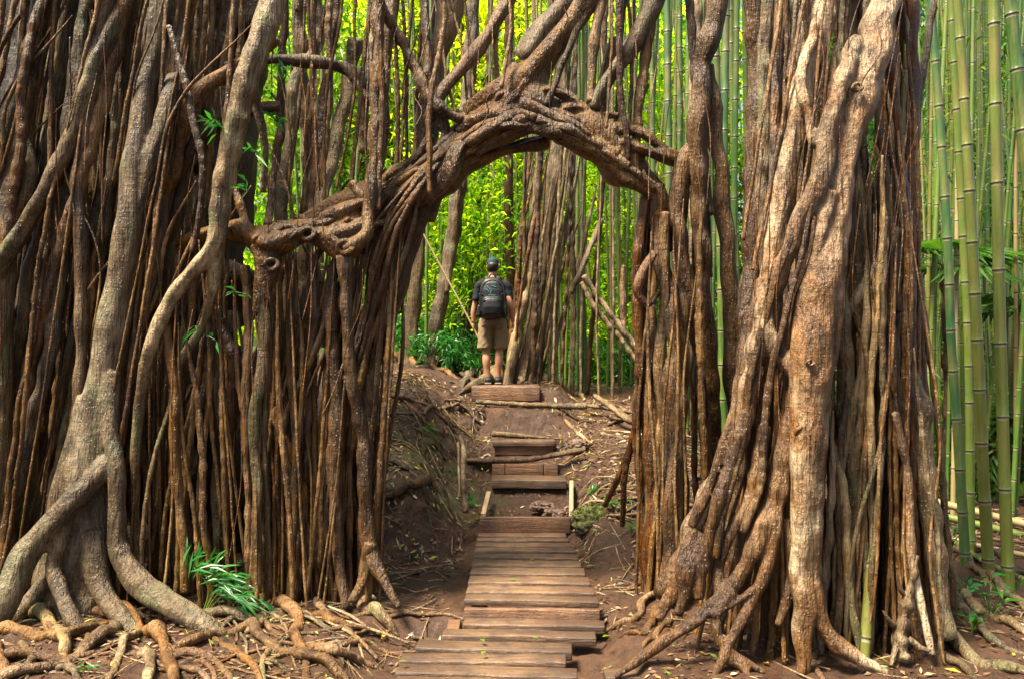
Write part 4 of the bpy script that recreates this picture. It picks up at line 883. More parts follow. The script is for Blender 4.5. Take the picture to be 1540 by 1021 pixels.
rnamed = [
 ('trunk', 'brown', up([(1134, 0, 6.2, 26), (1138, 102, 6.2, 26), (1133, 255, 6.15, 25), (1128, 407, 6.1, 25), (1122, 510, 6.0, 28), (1116, 600, 5.9, 30), (1105, gy(5.9), 5.9, 40)])),
 ('aerial_root', 'grey', up([(1153, 0, 6.3, 14), (1158, 153, 6.3, 15), (1158, 305, 6.25, 15), (1150, 420, 6.2, 16), (1140, 560, 6.1, 16)])),
 ('trunk', 'red', up([(1371, 0, 5.6, 20), (1371, 204, 5.6, 21), (1367, 356, 5.6, 22), (1367, 509, 5.55, 22), (1374, 620, 5.5, 22), (1385, 720, 5.5, 20), (1392, gy(5.5), 5.5, 22)])),
 ('trunk', 'grey', up([(1344, 40, 5.8, 32), (1336, 160, 5.8, 32), (1334, 300, 5.8, 30), (1342, 430, 5.75, 30), (1350, 520, 5.6, 34), (1372, 600, 5.4, 38), (1390, 700, 5.35, 36), (1402, 805, 5.3, 34), (1412, 900, 5.25, 30), (1424, 960, 5.15, 26)])),
 ('aerial_root', 'straw', [(1316, 130, 5.4, 10), (1324, 200, 5.35, 12), (1336, 305, 5.3, 13), (1345, 400, 5.3, 12), (1352, 470, 5.3, 12)]),
 ('aerial_root', 'straw', [(1350, 345, 5.25, 12), (1335, 375, 5.22, 14), (1310, 412, 5.2, 15), (1285, 455, 5.18, 15), (1270, 480, 5.2, 12)]),
 ('aerial_root', 'straw', [(1282, 450, 5.2, 13), (1296, 490, 5.22, 15), (1312, 530, 5.3, 16), (1326, 570, 5.35, 14)]),
 ('trunk', 'grey', [(1262, 430, 5.2, 20), (1266, 500, 5.2, 24), (1276, 602, 5.2, 26), (1281, 729, 5.2, 24), (1276, 857, 5.15, 22), (1286, 930, 5.1, 22), (1290, gy(5.15), 5.15, 24)]),
 ('trunk', 'red', [(1340, 380, 5.5, 30), (1338, 500, 5.45, 32), (1330, 600, 5.4, 32), (1332, 700, 5.35, 30), (1336, 805, 5.3, 28), (1342, 910, 5.2, 30), (1345, gy(5.2), 5.2, 34)]),
 ('aerial_root', 'pale', [(1345, 620, 5.1, 10), (1362, 700, 5.08, 12), (1368, 790, 5.05, 13), (1378, 880, 5.0, 13), (1402, 984, 4.9, 9)]),
 ('trunk', 'brown', [(1300, 280, 5.7, 26), (1302, 420, 5.7, 28), (1306, 560, 5.65, 28), (1300, 700, 5.6, 28), (1304, gy(5.6), 5.6, 36)]),
 ('trunk', 'brown', up([(1290, 0, 5.9, 50), (1270, 120, 5.9, 50), (1240, 300, 5.8, 60), (1200, 460, 5.7, 80), (1190, 620, 5.6, 90), (1180, gy(5.6), 5.6, 120)])),
 ('trunk', 'red', up([(1185, 0, 5.9, 16), (1178, 120, 5.85, 17), (1170, 260, 5.8, 17), (1160, 400, 5.6, 17)])),
 ('aerial_root', 'red', up([(1170, 0, 5.8, 12), (1165, 150, 5.75, 12), (1160, 280, 5.6, 12), (1148, 420, 5.4, 13), (1130, 520, 5.3, 13)])),
 ('aerial_root', 'grey', up([(1196, 0, 5.6, 20), (1200, 60, 5.55, 20), (1192, 120, 5.5, 20)])),
 ('aerial_root', 'brown', [(1210, 300, 4.98, 9), (1180, 380, 4.96, 11), (1150, 480, 4.98, 12), (1128, 580, 5.0, 13), (1112, 680, 4.98, 12), (1090, 760, 4.96, 12), (1076, 840, 4.95, 12)]),
 ('aerial_root', 'brown', [(1195, 420, 4.93, 8), (1182, 470, 4.93, 9), (1160, 560, 4.95, 11), (1148, 650, 4.95, 12), (1140, 740, 4.93, 12), (1118, 800, 4.92, 12)]),
 ('aerial_root', 'red', [(1222, 300, 4.96, 6), (1206, 380, 4.94, 7), (1180, 480, 4.95, 8), (1175, 560, 4.96, 8)]),
 ('aerial_root', 'straw', [(1405, 0, 6.4, 9), (1396, 60, 6.4, 10), (1386, 120, 6.35, 10), (1378, 200, 6.3, 9)]),
]
nroot = 0
for nm, m, s in rnamed:
    obj(nm, pxtube(fit(s) if s[-1][1] > 880 else s, flute=.16, lump=.12, bumps=1.2), M[m], RB); nroot += nm == 'aerial_root'
fill = []
MR = ['brown', 'red', 'grey', 'grey', 'straw', 'brown']
region(24, (1255, 1375), (-220, -120), (1250, 1400), (5.3, 6.2), (5, 18), 10, mm=MR)
region(26, (1290, 1370), (180, 420), (1255, 1400), (5.1, 5.8), (5, 16), 10, mm=MR)
region(12, (1150, 1300), (-220, -120), (1110, 1260), (5.5, 6.3), (6, 22), 10, mm=MR)
region(26, (1145, 1200), (400, 600), (1050, 1190), (5.05, 5.6), (5, 16), 8, mm=['brown', 'brown', 'red'])
region(20, (1235, 1300), (480, 640), (1225, 1300), (5.1, 5.8), (6, 15), 8, mm=MR)
region(10, (1170, 1260), (-200, -100), (1120, 1200), (5.15, 5.4), (4, 9), 12, (300, 560), mm=MR)
region(8, (1310, 1385), (300, 560), (1310, 1412), (5.0, 5.4), (3, 9), 18, mm=['grey', 'arch', 'straw'])
fill.sort(key=lambda f: -f[0])
for k, (a, m, s) in enumerate(fill[:100 - nroot]): obj('aerial_root', ptube(s, flute=.12, lump=.12, bumps=.8), M[m], RB)
tag(obj('aerial_roots', cat([ptube(s, flute=.08, lump=.12, bumps=.3) for a, m, s in fill[100 - nroot:]]), M['brown'], RB), kind='stuff')
hair = []
for _ in range(40):
    x = R.uniform(1150, 1380); y = R.uniform(-60, 500)
    hair.append(pxtube(strand(x, y, x - R.uniform(-10, 60), y + R.uniform(120, 420), R.uniform(4.9, 5.3), R.uniform(4.85, 5.2), R.uniform(1.0, 2.4), 9), flute=0, lump=.1, bumps=0, sides=5, step=.05))
tag(obj('rootlets', cat(hair), M['red'], RB), kind='stuff')
rnet = [
 [(1000, 880, 12), (970, 905, 11), (935, 935, 10), (912, 950, 7)], [(1005, 900, 12), (985, 925, 11), (955, 950, 10), (930, 960, 6)],
 [(1412, 790, 14), (1440, 825, 14), (1470, 855, 13), (1540, 905, 13), (1570, 920, 12)], [(1405, 830, 13), (1440, 880, 14), (1490, 925, 14), (1545, 955, 12)],
 [(1425, 950, 20), (1450, 978, 20), (1500, 1000, 18), (1560, 1015, 14)], [(1400, 975, 12), (1430, 995, 12), (1470, 1020, 10)], [(1420, 880, 12), (1465, 930, 12), (1500, 965, 12), (1560, 985, 10)],
 [(1455, 850, 9), (1500, 885, 10), (1560, 925, 10)], [(1340, 945, 14), (1325, 975, 13), (1350, 1000, 10)], [(1180, 930, 12), (1160, 950, 12), (1140, 960, 8)],
 [(1240, 960, 10), (1225, 1000, 10), (1240, 1030, 8)], [(975, 860, 9), (960, 878, 9), (940, 890, 6)], [(1010, 930, 9), (985, 960, 9), (965, 975, 6)], [(1400, 770, 9), (1440, 800, 10), (1500, 835, 10), (1560, 870, 9)],
]
for s in rnet: obj('surface_root', groot(RB, 's', s, 'brown'), M['grey' if s[0][0] > 1380 else 'root'], RB)
for px, py, d, r in [(1208, 650, 4.81, 9), (1220, 545, 4.78, 5), (1292, 130, 5.02, 7)]:
    c = P(px, py, d); th = np.linspace(0, 2 * PI, 13); rr = r / F * d
    obj('knot', tube([c + np.array([math.cos(a) * rr, .02 + .01 * math.sin(a * 2), math.sin(a) * rr * .75]) for a in th], [rr * .4] * 13, sides=8, wig=0, bumps=0, step=.012), M['pale'], RB)
st = pxtube([(1380, 835, 5.0, 4), (1374, 862, 4.98, 11), (1366, 895, 4.95, 15), (1356, 930, 4.92, 20), (1356, 965, 4.88, 22), (1360, 990, 4.85, 18)], flute=.3, lump=.3, bumps=3)
tg = cat([st, pxtube([(1350, 945, 4.92, 10), (1336, 932, 4.88, 7), (1328, 918, 4.86, 2)]), pxtube([(1366, 905, 4.95, 9), (1352, 880, 4.92, 6), (1349, 862, 4.9, 2)]),
          pxtube([(1366, 960, 4.88, 10), (1388, 975, 4.84, 8), (1400, 978, 4.82, 4)]), pxtube([(1352, 960, 4.88, 12), (1344, 985, 4.83, 8), (1340, 1000, 4.8, 4)])])
tag(obj('driftwood_stump', tg, M['stick'], origin=P(1356, 965, 4.9)), 'splintered pale dead stump at the foot of the pale barked banyan', 'stump')

# ------------------------------------------------------------------ banyan behind the hiker
def base_at(px, D):
    x = (px - 770) / F * D; return np.array([x, D, H(x, D)])
def gp(px, D, sink=.1):
    b = base_at(px, D); return HY + F * (CAMZ - b[2] + sink) / D
BB = empty('banyan_tree', base_at(820, 12.3), 'straw coloured banyan of many twisted strands just behind the hiker', 'tree')
def bpart(nm, s, m): obj(nm, pxtube(s, flute=.16, lump=.12, bumps=.8), M[m], BB)
bpart('trunk', [(860, -260, 12.5, 24), (850, 0, 12.5, 22), (838, 220, 12.5, 22), (824, 340, 12.5, 22), (806, 460, 12.5, 22), (792, 540, 12.5, 26), (784, gp(784, 12.5), 12.5, 40)], 'straw')
bpart('trunk', [(812, 230, 12.0, 11), (802, 350, 11.9, 13), (790, 440, 11.8, 15), (776, 510, 11.7, 17), (762, gp(758, 11.6), 11.6, 18)], 'straw')
fill = []
def back(n, xt, yt, xb, D, w, mm, bend=7):
    for _ in range(n):
        u = R.random(); d = R.uniform(*D); x0 = xt[0] + u * (xt[1] - xt[0]); x1 = xb[0] + u * (xb[1] - xb[0]) + R.uniform(-9, 9)
        ww = math.exp(R.uniform(math.log(w[0]), math.log(w[1])))
        fill.append((ww, mm[R.integers(len(mm))], strand(x0, R.uniform(*yt), x1, gp(x1, d), d, d, ww, bend)))
back(7, (800, 890), (-260, 120), (768, 845), (11.6, 12.6), (3.5, 10), ['straw', 'grey', 'brown', 'brown', 'red'])
back(11, (795, 885), (150, 240), (752, 818), (11.6, 12.6), (3, 8), ['straw', 'grey', 'brown', 'red'])
back(3, (860, 950), (-260, 100), (850, 900), (11.8, 13), (3, 9), ['straw', 'grey', 'red'])
back(6, (820, 930), (220, 330), (790, 830), (11.8, 12.4), (4, 9), ['straw', 'grey'])
back(4, (760, 960), (-260, -100), (770, 960), (11.6, 13.6), (3, 7), ['grey', 'red', 'straw'])
for a, m, s in fill: bpart('aerial_root', s, m)
for s, m in (([(905, 330, 11.8, 8), (885, 380, 11.8, 9), (860, 440, 11.9, 9)], 'straw'), ([(878, 415, 11.7, 8), (905, 455, 11.7, 9), (940, 500, 11.6, 9), (962, 530, 11.6, 9)], 'straw'),
             ([(875, 425, 11.75, 7), (900, 470, 11.7, 8), (935, 510, 11.65, 8), (960, 545, 11.6, 8)], 'straw'), ([(938, 400, 11.7, 8), (936, 440, 11.7, 12), (938, 500, 11.7, 9)], 'pale')): bpart('aerial_root', s, m)
for s in ([(720, 560, 11), (700, 572, 10), (695, 585, 7)], [(745, 540, 9), (722, 562, 12), (706, 580, 10), (690, 590, 5)], [(770, 565, 7), (800, 585, 6)], [(830, 570, 8), (860, 590, 8), (880, 600, 5)]):
    obj('surface_root', groot(BB, 's', s, 'straw'), M['straw'], BB)

# slim trees seen through the arch and above it
def slim(label, s, m, extra=()):
    b = base_at(s[-1][0], s[-1][2]); e = empty('slender_tree', b, label, 'tree', )
    s = list(s[:-1]) + [(s[-1][0], gp(s[-1][0], s[-1][2]), s[-1][2], s[-1][3])]
    obj('trunk', pxtube(up(s), flute=.1, lump=.08, bumps=.5), M[m], e)
    for q in extra: obj('trunk' if q[0][3] > 12 else 'branch', pxtube(q, flute=.1, lump=.08, bumps=.5), M[m], e)
    return e
slim('slender grey tree leaning beside the arch opening over the bank', [(712, 0, 12.5, 20), (700, 180, 12.5, 20), (685, 330, 12.5, 20), (668, 430, 12.5, 20), (652, 520, 12.5, 22), (650, 560, 12.5, 24)], 'grey', [[(690, 280, 12.4, 10), (678, 400, 12.4, 10), (672, 440, 12.4, 8)]])
slim('pale slender tree partly hidden by the arch leg above the bank', [(650, 0, 13.2, 22), (640, 200, 13.2, 22), (630, 350, 13.2, 22), (620, 480, 13.2, 22), (612, 560, 13.2, 26)], 'straw')
slim('reddish upright trunk rising straight above the hiker', [(766, 0, 14, 13), (765, 240, 14, 13), (765, 350, 14, 14), (768, 430, 14, 13), (772, 560, 14, 14)], 'red')
slim('thin dark tree behind the slope between arch opening and pale trees', [(738, 0, 15, 9), (725, 250, 15, 9), (712, 380, 15, 9), (706, 560, 15, 9)], 'brown')
slim('pale upright trunk behind the upper arch crossing roots', [(740, 0, 10.5, 20), (738, 120, 10.5, 20), (730, 300, 12, 16), (728, 560, 13, 16)], 'straw') if 0 else None
slim('dead grey tree standing in the bamboo by the dark arch leg', [(1048, 0, 10.5, 18), (1042, 130, 10.5, 17), (1040, 240, 10.5, 17), (1044, 420, 10.5, 16), (1046, 600, 10.5, 16)], 'straw')
# ------------------------------------------------------------------ bamboo
def culm_geo(C, r, gap, seed):
    """C: path points (bottom to top); returns geometry and per-face material (0 culm, 1 dark ring, 2 pale ring)"""
    rr = np.random.default_rng(seed)
    s = spline(np.column_stack([C, r]), .05)
    L = np.concatenate([[0], np.cumsum(np.linalg.norm(np.diff(s[:, :3], axis=0), axis=1))]); tot = L[-1]
    z, st = [], gap * .4
    prof = []   # (length, radius factor, material of the band above it)
    l = 0; node = st
    prof.append((0, 1, 0))
    while node < tot - .05:
        for f, k, m in ((-.028, .97, 2), (-.009, 1.0, 1), (-.002, 1.12, 1), (.004, 1.06, 0), (.02, .97, 0)):
            prof.append((node + f, k, m))
        g = gap * rr.uniform(.85, 1.15)
        for q in (.25, .5, .75): prof.append((node + g * q, .96, 0))
        node += g
    prof = [p for p in prof if p[0] < tot - .02] + [(tot, .9, 0)]
    ls = np.array([p[0] for p in prof]); ctr = np.column_stack([np.interp(ls, L, s[:, k]) for k in range(4)])
    rad = ctr[:, 3] * np.array([p[1] for p in prof]); n = len(ls); S = 12
    th = np.linspace(0, 2 * PI, S, endpoint=False)
    T = np.gradient(ctr[:, :3], axis=0); T /= np.linalg.norm(T, axis=1)[:, None] + 1e-9
    N = np.cross(T, [0, 1., 0]); N /= np.linalg.norm(N, axis=1)[:, None]; B = np.cross(T, N)
    V = (ctr[:, None, :3] + rad[:, None, None] * (np.cos(th)[None, :, None] * N[:, None] + np.sin(th)[None, :, None] * B[:, None])).reshape(-1, 3)
    i = np.arange(n - 1)[:, None] * S; j = np.arange(S)[None]; j2 = (j + 1) % S
    Q = np.stack([i + j, i + j2, i + S + j2, i + S + j], -1).reshape(-1, 4)
    fm = np.repeat([p[2] for p in prof[:-1]], S)
    return V, [Q, ((n - 1) * S + np.arange(S))[None]], np.concatenate([fm, [0]])
def culm(label, s, m, gap, group=None, seed=1, D=None, name='bamboo_stalk'):
    """s: pixel path from top to base"""
    b = base_at(s[-1][0], s[-1][2]); s = list(s[:-1]) + [(s[-1][0], gp(s[-1][0], s[-1][2], .05), s[-1][2], s[-1][3])]
    x, y, d, w = s[0]; x2, y2 = s[1][:2]
    k = (x - x2) / max(1, (y2 - y))
    s = [(x + k * 420, y - 420, d, w * .85), (x + k * 180, y - 180, d, w * .95)] + s
    pts = np.array([P(a, q, e) for a, q, e, _ in s])[::-1]; rad = np.array([w_ * .5 / F * e for *_, e, w_ in s])[::-1]
    V, fl, fm = culm_geo(pts, rad, gap, seed)
    me = make_mesh(name, V - b, fl, True, [M[m], M['node'], M['nodepale']], fm)
    o = link(name, me, None, tuple(b)); return tag(o, label, 'bamboo', group)
culm('bluish green bamboo stalk nearest the right flank of the pale banyan', [(1400, 0, 7.2, 11), (1415, 204, 7.2, 12), (1427, 407, 7.2, 13), (1430, 500, 7.2, 13), (1442, 680, 7.2, 14), (1453, 826, 7.2, 15)], 'bamblue', .42, seed=3)
culm('dark olive bamboo stalk just behind the bluish green one', [(1430, 0, 7.6, 11), (1446, 305, 7.6, 12), (1456, 520, 7.6, 12), (1460, 820, 7.6, 13)], 'bam', .40, seed=4)
culm('yellow green bamboo stalk third from the pale banyan', [(1440, 0, 6.9, 13), (1450, 150, 6.9, 14), (1459, 305, 6.9, 15), (1470, 520, 6.9, 16), (1478, 700, 6.9, 17), (1488, 865, 6.9, 17)], 'bamy', .46, seed=5)
culm('thickest olive brown bamboo stalk at the right of the grove', [(1494, 0, 6.5, 16), (1499, 255, 6.5, 16), (1504, 500, 6.5, 17), (1510, 700, 6.5, 17), (1517, 893, 6.5, 18)], 'bamy', .62, seed=6)
culm('grey green bamboo stalk leaning out of the picture at the upper right', [(1519, 0, 6.3, 18), (1530, 110, 6.3, 18), (1541, 220, 6.3, 19), (1575, 500, 6.3, 19), (1600, 880, 6.3, 20)], 'bam', .44, seed=7)
culm('short green bamboo stalk rising inside the pale banyan roots', [(1345, 400, 5.6, 14), (1336, 560, 5.5, 14), (1325, 675, 5.34, 15), (1311, 840, 5.10, 16), (1298, 965, 4.95, 17)], 'bamyel', .48, seed=8)
culm('thin bright bamboo stalk close to the banyan flank over the logs', [(1402, 0, 9.5, 7), (1408, 250, 9.5, 8), (1403, 500, 9.5, 9), (1397, 750, 9.5, 9)], 'bam', .35, seed=9)
# grove between the arch leg and the pale banyan
for k, (x0, x1, D, w, m) in enumerate([(1003, 1010, 9.5, 11, 'bamblue'), (1022, 1024, 10, 9, 'bam'), (1035, 1032, 10.5, 8, 'bam'), (1074, 1090, 8.6, 13, 'bam'), (1092, 1084, 9.2, 12, 'bamblue'), (1108, 1100, 9.8, 10, 'bam'), (1098, 1112, 10.4, 10, 'bamy'), (1062, 1068, 9.6, 10, 'bamblue'), (980, 985, 10.8, 8, 'bam'), (1150, 1146, 9.5, 11, 'bam'), (1120, 1126, 10.6, 9, 'bam')]):
    culm('green bamboo stalk between the dark arch leg and the pale banyan', [(x0, 0, D, w), (x0 * .5 + x1 * .5, 300, D, w), (x1, 700, D, w * 1.05)], m, .42 if w > 9 else .34, 'bamboo between arch leg and pale banyan', seed=20 + k)
# grove copies
protos = []
for k in range(7):
    hgt = 13.; n = 9; bx, by = R.uniform(-.5, .5, 2)
    C = np.array([[bx * (t ** 2.2) + .03 * math.sin(5 * t + k), by * t ** 2.2, hgt * t] for t in np.linspace(0, 1, n)])
    V, fl, fm = culm_geo(C, np.linspace(.042, .026, n), [.36, .42, .5, .33, .46, .38, .55][k], 40 + k)
    protos.append([make_mesh('bamboo_stalk', V, fl, True, [M[m], M['node'], M['nodepale']], fm) for m in ('bam', 'bam', 'bam', 'bamblue', 'bamy', 'bam', 'bamy', 'bamdead')])
src = None
def grove(n, xr, D, label, group, wide=(.45, .75)):
    for _ in range(n):
        px = R.uniform(*xr); d = R.uniform(*D); b = base_at(px, d)
        o = bpy.data.objects.new('bamboo_stalk', protos[R.integers(7)][R.integers(8)]); col.objects.link(o)
        o.location = (b[0], b[1], b[2] - .05); s = R.uniform(*wide); o.scale = (s, s, R.uniform(.9, 1.15)); o.rotation_euler = (R.normal(0, .04), R.normal(0, .04), R.uniform(0, 6.28))
        tag(o, label, 'bamboo', group)
grove(40, (1385, 1560), (9.0, 14), 'slim bamboo stalk standing in the middle of the right hand grove', 'bamboo in the right grove')
grove(46, (1385, 1600), (9.5, 16), 'very slim green bamboo stalk crowding the right hand grove', 'slim bamboo crowding the right grove', (.28, .48))
grove(76, (1375, 1640), (13, 24), 'thin bamboo stalk deep in the right hand grove', 'bamboo deep in the right grove', (.5, .85))
grove(60, (640, 970), (13.5, 20), 'thin bamboo stalk seen through the arch beyond the hiker', 'bamboo beyond the arch', (.5, 1.0))
grove(22, (840, 975), (12.2, 15), 'green bamboo stalk behind the fallen logs through the arch', 'bamboo behind the fallen logs', (.5, .85))
grove(26, (400, 660), (10.5, 20), 'bamboo stalk glimpsed through the gaps of the big banyan', 'bamboo behind the big banyan', (.5, .9))
grove(18, (960, 1160), (12, 20), 'far bamboo stalk behind the dark arch leg', 'bamboo far behind the arch leg', (.6, 1.0))

def pole(label, s, m, r=None):
    pts = np.array([P(*q[:3]) for q in s]); rad = np.array([q[3] * .5 / F * q[2] for q in s])
    V, fl, fm = culm_geo(pts, rad, .45, 91 + len(label)); c = pts[0]
    o = link('fallen_bamboo', make_mesh('fallen_bamboo', V - c, fl, True, [M[m], M['node'], M['nodepale']], fm), None, tuple(c)); tag(o, label, 'bamboo')
pole('dead brown bamboo pole lying uppermost on the pile', [(1390, 750, 9.0, 12), (1470, 770, 8.75, 12), (1580, 798, 8.5, 13)], 'bamdead')
pole('green bamboo pole lying just under the brown one', [(1390, 770, 8.6, 11), (1470, 788, 8.35, 12), (1580, 816, 8.05, 12)], 'bam')
pole('thin dead bamboo pole lowest on the pile', [(1390, 799, 7.9, 9), (1480, 822, 7.55, 9), (1580, 842, 7.3, 9)], 'bamdead')
pole('dead bamboo pole fallen across the back of the pile', [(1420, 745, 10.6, 9), (1500, 728, 11, 9), (1570, 716, 11.2, 9)], 'bamdead')
pole('olive bamboo pole slanting beside the banyan foot', [(1405, 785, 8.3, 9), (1470, 838, 7.3, 10), (1570, 885, 6.5, 10)], 'bamy')
pole('thin pale leaning cane beside the hiker', [(738, 545, 12.0, 3), (700, 470, 12.2, 3), (665, 405, 12.4, 3), (625, 330, 12.6, 3)], 'bamdead')

# ------------------------------------------------------------------ leafy things
def spray(c, rad, n, L, W, rng=R, droop=.25, flat=.6):
    """leaves scattered through an ellipsoid in clumps"""
    nc = max(3, n // 26); cc = rdir(nc) * (rng.random((nc, 1)) ** .4) * rad + c
    k = rng.integers(nc, size=n); b = cc[k] + rng.normal(0, .16, (n, 3)) * np.mean(rad)
    d = rdir(n); d[:, 2] = d[:, 2] * flat - .25
    nn = rdir(n) * .7 + [0, 0, 1]
    return leaves(b, d, nn, rng.uniform(L[0], L[1], n), rng.uniform(W[0], W[1], n), droop=droop)
def shrub(name, label, px, D, h, r, n, mat, L=(.08, .16), W=(.03, .06), cat_='shrub', group=None, lift=.5):
    b = base_at(px, D); e = empty(name, b, label, cat_, group)
    st = []
    for _ in range(6):
        a = R.uniform(0, 6.28); q = b + [math.cos(a) * r * .5, math.sin(a) * r * .5, h * .8]
        st.append(tube([b + [0, 0, -.05], (b + q) / 2 + R.normal(0, .04, 3), q], [.012, .009, .004], sides=6, bumps=0))
    obj('stem', cat(st), M['brown'], e)
    obj('foliage', spray(b + [0, 0, h * lift], np.array([r, r, h * .5]), n, L, W), M[mat], e)
# understorey behind the hiker
for k, (px, D, h, r, n, m) in enumerate([(690, 12.8, .55, .45, 900, 'leafv'), (655, 12.4, .5, .45, 700, 'leafv')]):
    shrub('leafy_bush', ['low fresh green bush beside the hiker feet', 'low fresh green bush against the bank top'][k], px, D, h, r, n, m, (.07, .14), (.02, .04))
lab = ['tall yellow green sapling left of the hiker head', 'yellow green sapling beyond the bank', 'bright sapling right behind the straw banyan', 'light green sapling close to the dark arch leg', 'yellow green sapling far beyond the hiker', 'bright bush low beyond the straw banyan']
for k, (px, D, h, r, n, m, lf) in enumerate([(705, 14.5, 4.4, 1.0, 3400, 'leafy', .62), (650, 15, 4.2, 1.0, 3000, 'leafy', .62), (880, 16.5, 5, 1.2, 3000, 'leafy', .66), (935, 15.8, 4.4, 1.0, 2400, 'leafy', .62), (735, 18, 6.0, 1.6, 4200, 'leafy', .6), (890, 15, 1.6, 1.1, 2200, 'leafy', .5)]):
    shrub('sapling', lab[k], px, D, h, r, n, m, (.09, .18), (.035, .065), 'sapling', lift=lf)
# leafy trees filling the wood behind: trunk, crown
tl = ['broad leafy tree with a golden green crown above the arch', 'bright leafy tree behind the arch shoulder', 'leafy tree behind the gaps of the big banyan', 'mid green tree behind the dark arch leg', 'dark leafy tree behind the right grove', 'leafy tree at the far side of the right grove', 'leafy tree between both banyans far back', 'golden green tree beyond the hiker']
for k, (px, D, h, r, n, m) in enumerate([(690, 19, 11.5, 2.8, 8000, 'leafglow'), (600, 20, 9, 2.6, 4000, 'leaf'), (480, 18, 8.0, 2.8, 5000, 'leaf'), (1060, 20, 8, 2.6, 4000, 'leaf'), (1440, 20, 8, 3, 5000, 'leafd'), (1560, 17, 7, 2.5, 4000, 'leaf'), (900, 24, 10, 3.4, 6000, 'leafy'), (760, 21, 8, 2.6, 6000, 'leafglow')]):
    b = base_at(px, D); e = empty('leafy_tree', b, tl[k], 'tree')
    t = [tube([b - [0, 0, .2], b + [.1, 0, h * .4], b + [.05, .1, h * .8]], [.13, .10, .05], bumps=.3)]
    for _ in range(7):
        z = R.uniform(.35, .7) * h; a = R.uniform(0, 6.28); q = b + [math.cos(a) * r * .7, math.sin(a) * r * .7, z + r * .6]
        t.append(tube([b + [.08, 0, z], (b + [0, 0, z] + q) / 2, q], [.05, .035, .012], sides=7, bumps=0))
    obj('trunk', cat(t), M['brown'], e)
    obj('crown', spray(b + [0, 0, h * .68], np.array([r, r, h * .42]), n, (.16, .30), (.06, .11)), M[m], e)
# the unbroken wood in the distance and the bamboo canopy: uncountable leaves
def mass(name, n, fx, fy, fz, L, W, mat, seed):
    rng = np.random.default_rng(seed); y = rng.uniform(*fy, n); x = rng.uniform(*fx, n) * y / F
    z = fz[0] + np.minimum(fz[1] - fz[0], .455 * y + 1.0) * rng.random(n); keep = np.array([mnoise.noise(Vector((a * .55, c * .25, q * .45))) for a, c, q in zip(x, y, z)]) > -.12
    b = np.column_stack([x, y, z])[keep]; b[:, 2] += H0(b[:, 0], b[:, 1]) - .2; n = len(b)
    d = rdir(n, rng); d[:, 2] = d[:, 2] * .7 - .3
    return tag(obj(name, leaves(b, d, rdir(n, rng) * .8 + [0, 0, 1], rng.uniform(*L, n), rng.uniform(*W, n), droop=.2), M[mat]), kind='stuff')
o = mass('woodland_foliage', 60000, (-520, 330), (20, 36), (0, 17), (.28, .6), (.09, .2), 'leafy', 1); tag(o, 'bright yellow green wood filling the distance beyond the arch', 'foliage')
o = mass('grove_distance', 16000, (380, 1000), (36, 52), (0, 26), (.5, .95), (.2, .38), 'leaf', 18); tag(o, 'furthest green wood behind the right grove', 'foliage')
o = mass('distant_foliage', 30000, (-620, 400), (36, 52), (0, 26), (.5, .95), (.2, .38), 'leafy', 8); tag(o, 'furthest pale green wood behind everything', 'foliage')
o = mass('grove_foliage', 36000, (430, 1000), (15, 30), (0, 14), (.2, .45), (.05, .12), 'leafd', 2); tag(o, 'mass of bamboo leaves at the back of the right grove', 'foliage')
o = mass('canopy_foliage', 11000, (-500, 300), (14, 22), (0, 11), (.12, .26), (.03, .07), 'leaf', 3); tag(o, 'loose bamboo leaves hanging among the far stalks', 'foliage')
o = mass('bamboo_leaves', 7000, (560, 1000), (9.5, 15), (1.5, 9), (.10, .22), (.018, .035), 'leaf', 9); tag(o, 'sparse narrow bamboo leaves among the right grove stalks', 'foliage')
o = mass('grove_undergrowth', 20000, (540, 1000), (9.6, 20), (0, 1.25), (.15, .35), (.03, .07), 'leaf', 5); tag(o, 'dark undergrowth at the foot of the right grove', 'undergrowth')
o = mass('arch_undergrowth', 9000, (-260, 330), (13.2, 20), (0, 1.0), (.10, .24), (.03, .07), 'leafv', 6); tag(o, 'fresh green undergrowth at the foot of the bamboo beyond the arch', 'undergrowth')

# bamboo shoot fan at the foot of the big banyan
g0 = ground_hit(306, 926); BS = empty('bamboo_seedling', (g0[0], g0[1], g0[2]), 'vivid green tuft of narrow bamboo leaves at the foot of the big banyan', 'plant')
stems, lb, ld = [], [], []
for k in range(5):
    u = k / 4; tip = g0 + np.array([-.06 + .50 * u, R.normal(0, .05), .36 - .22 * u])
    stems.append(tube([g0 - [.02, 0, .03], g0 + [.03 + .15 * u, 0, .22 - .05 * u], tip], [.005, .004, .002], sides=5, bumps=0, wig=0))
for k in range(120):
    u = R.random(); lb.append(g0 + np.array([-.10 + .46 * u, R.normal(-.05, .07), .30 * (1 - u) + .07 + R.uniform(-.05, .10)]))
    a = math.radians(62 - 85 * u + R.normal(0, 24)); ld.append([math.cos(a), R.normal(-.25, .3), math.sin(a)])
lb, ld = np.array(lb), np.array(ld)
obj('stem', cat(stems), M['bam'], BS)
obj('foliage', leaves(lb, ld, np.array([0, -.6, .8]) + R.normal(0, .35, lb.shape), R.uniform(.15, .27, len(lb)), R.uniform(.016, .026, len(lb)), fold=.2, droop=.22), M['leafv'], BS)

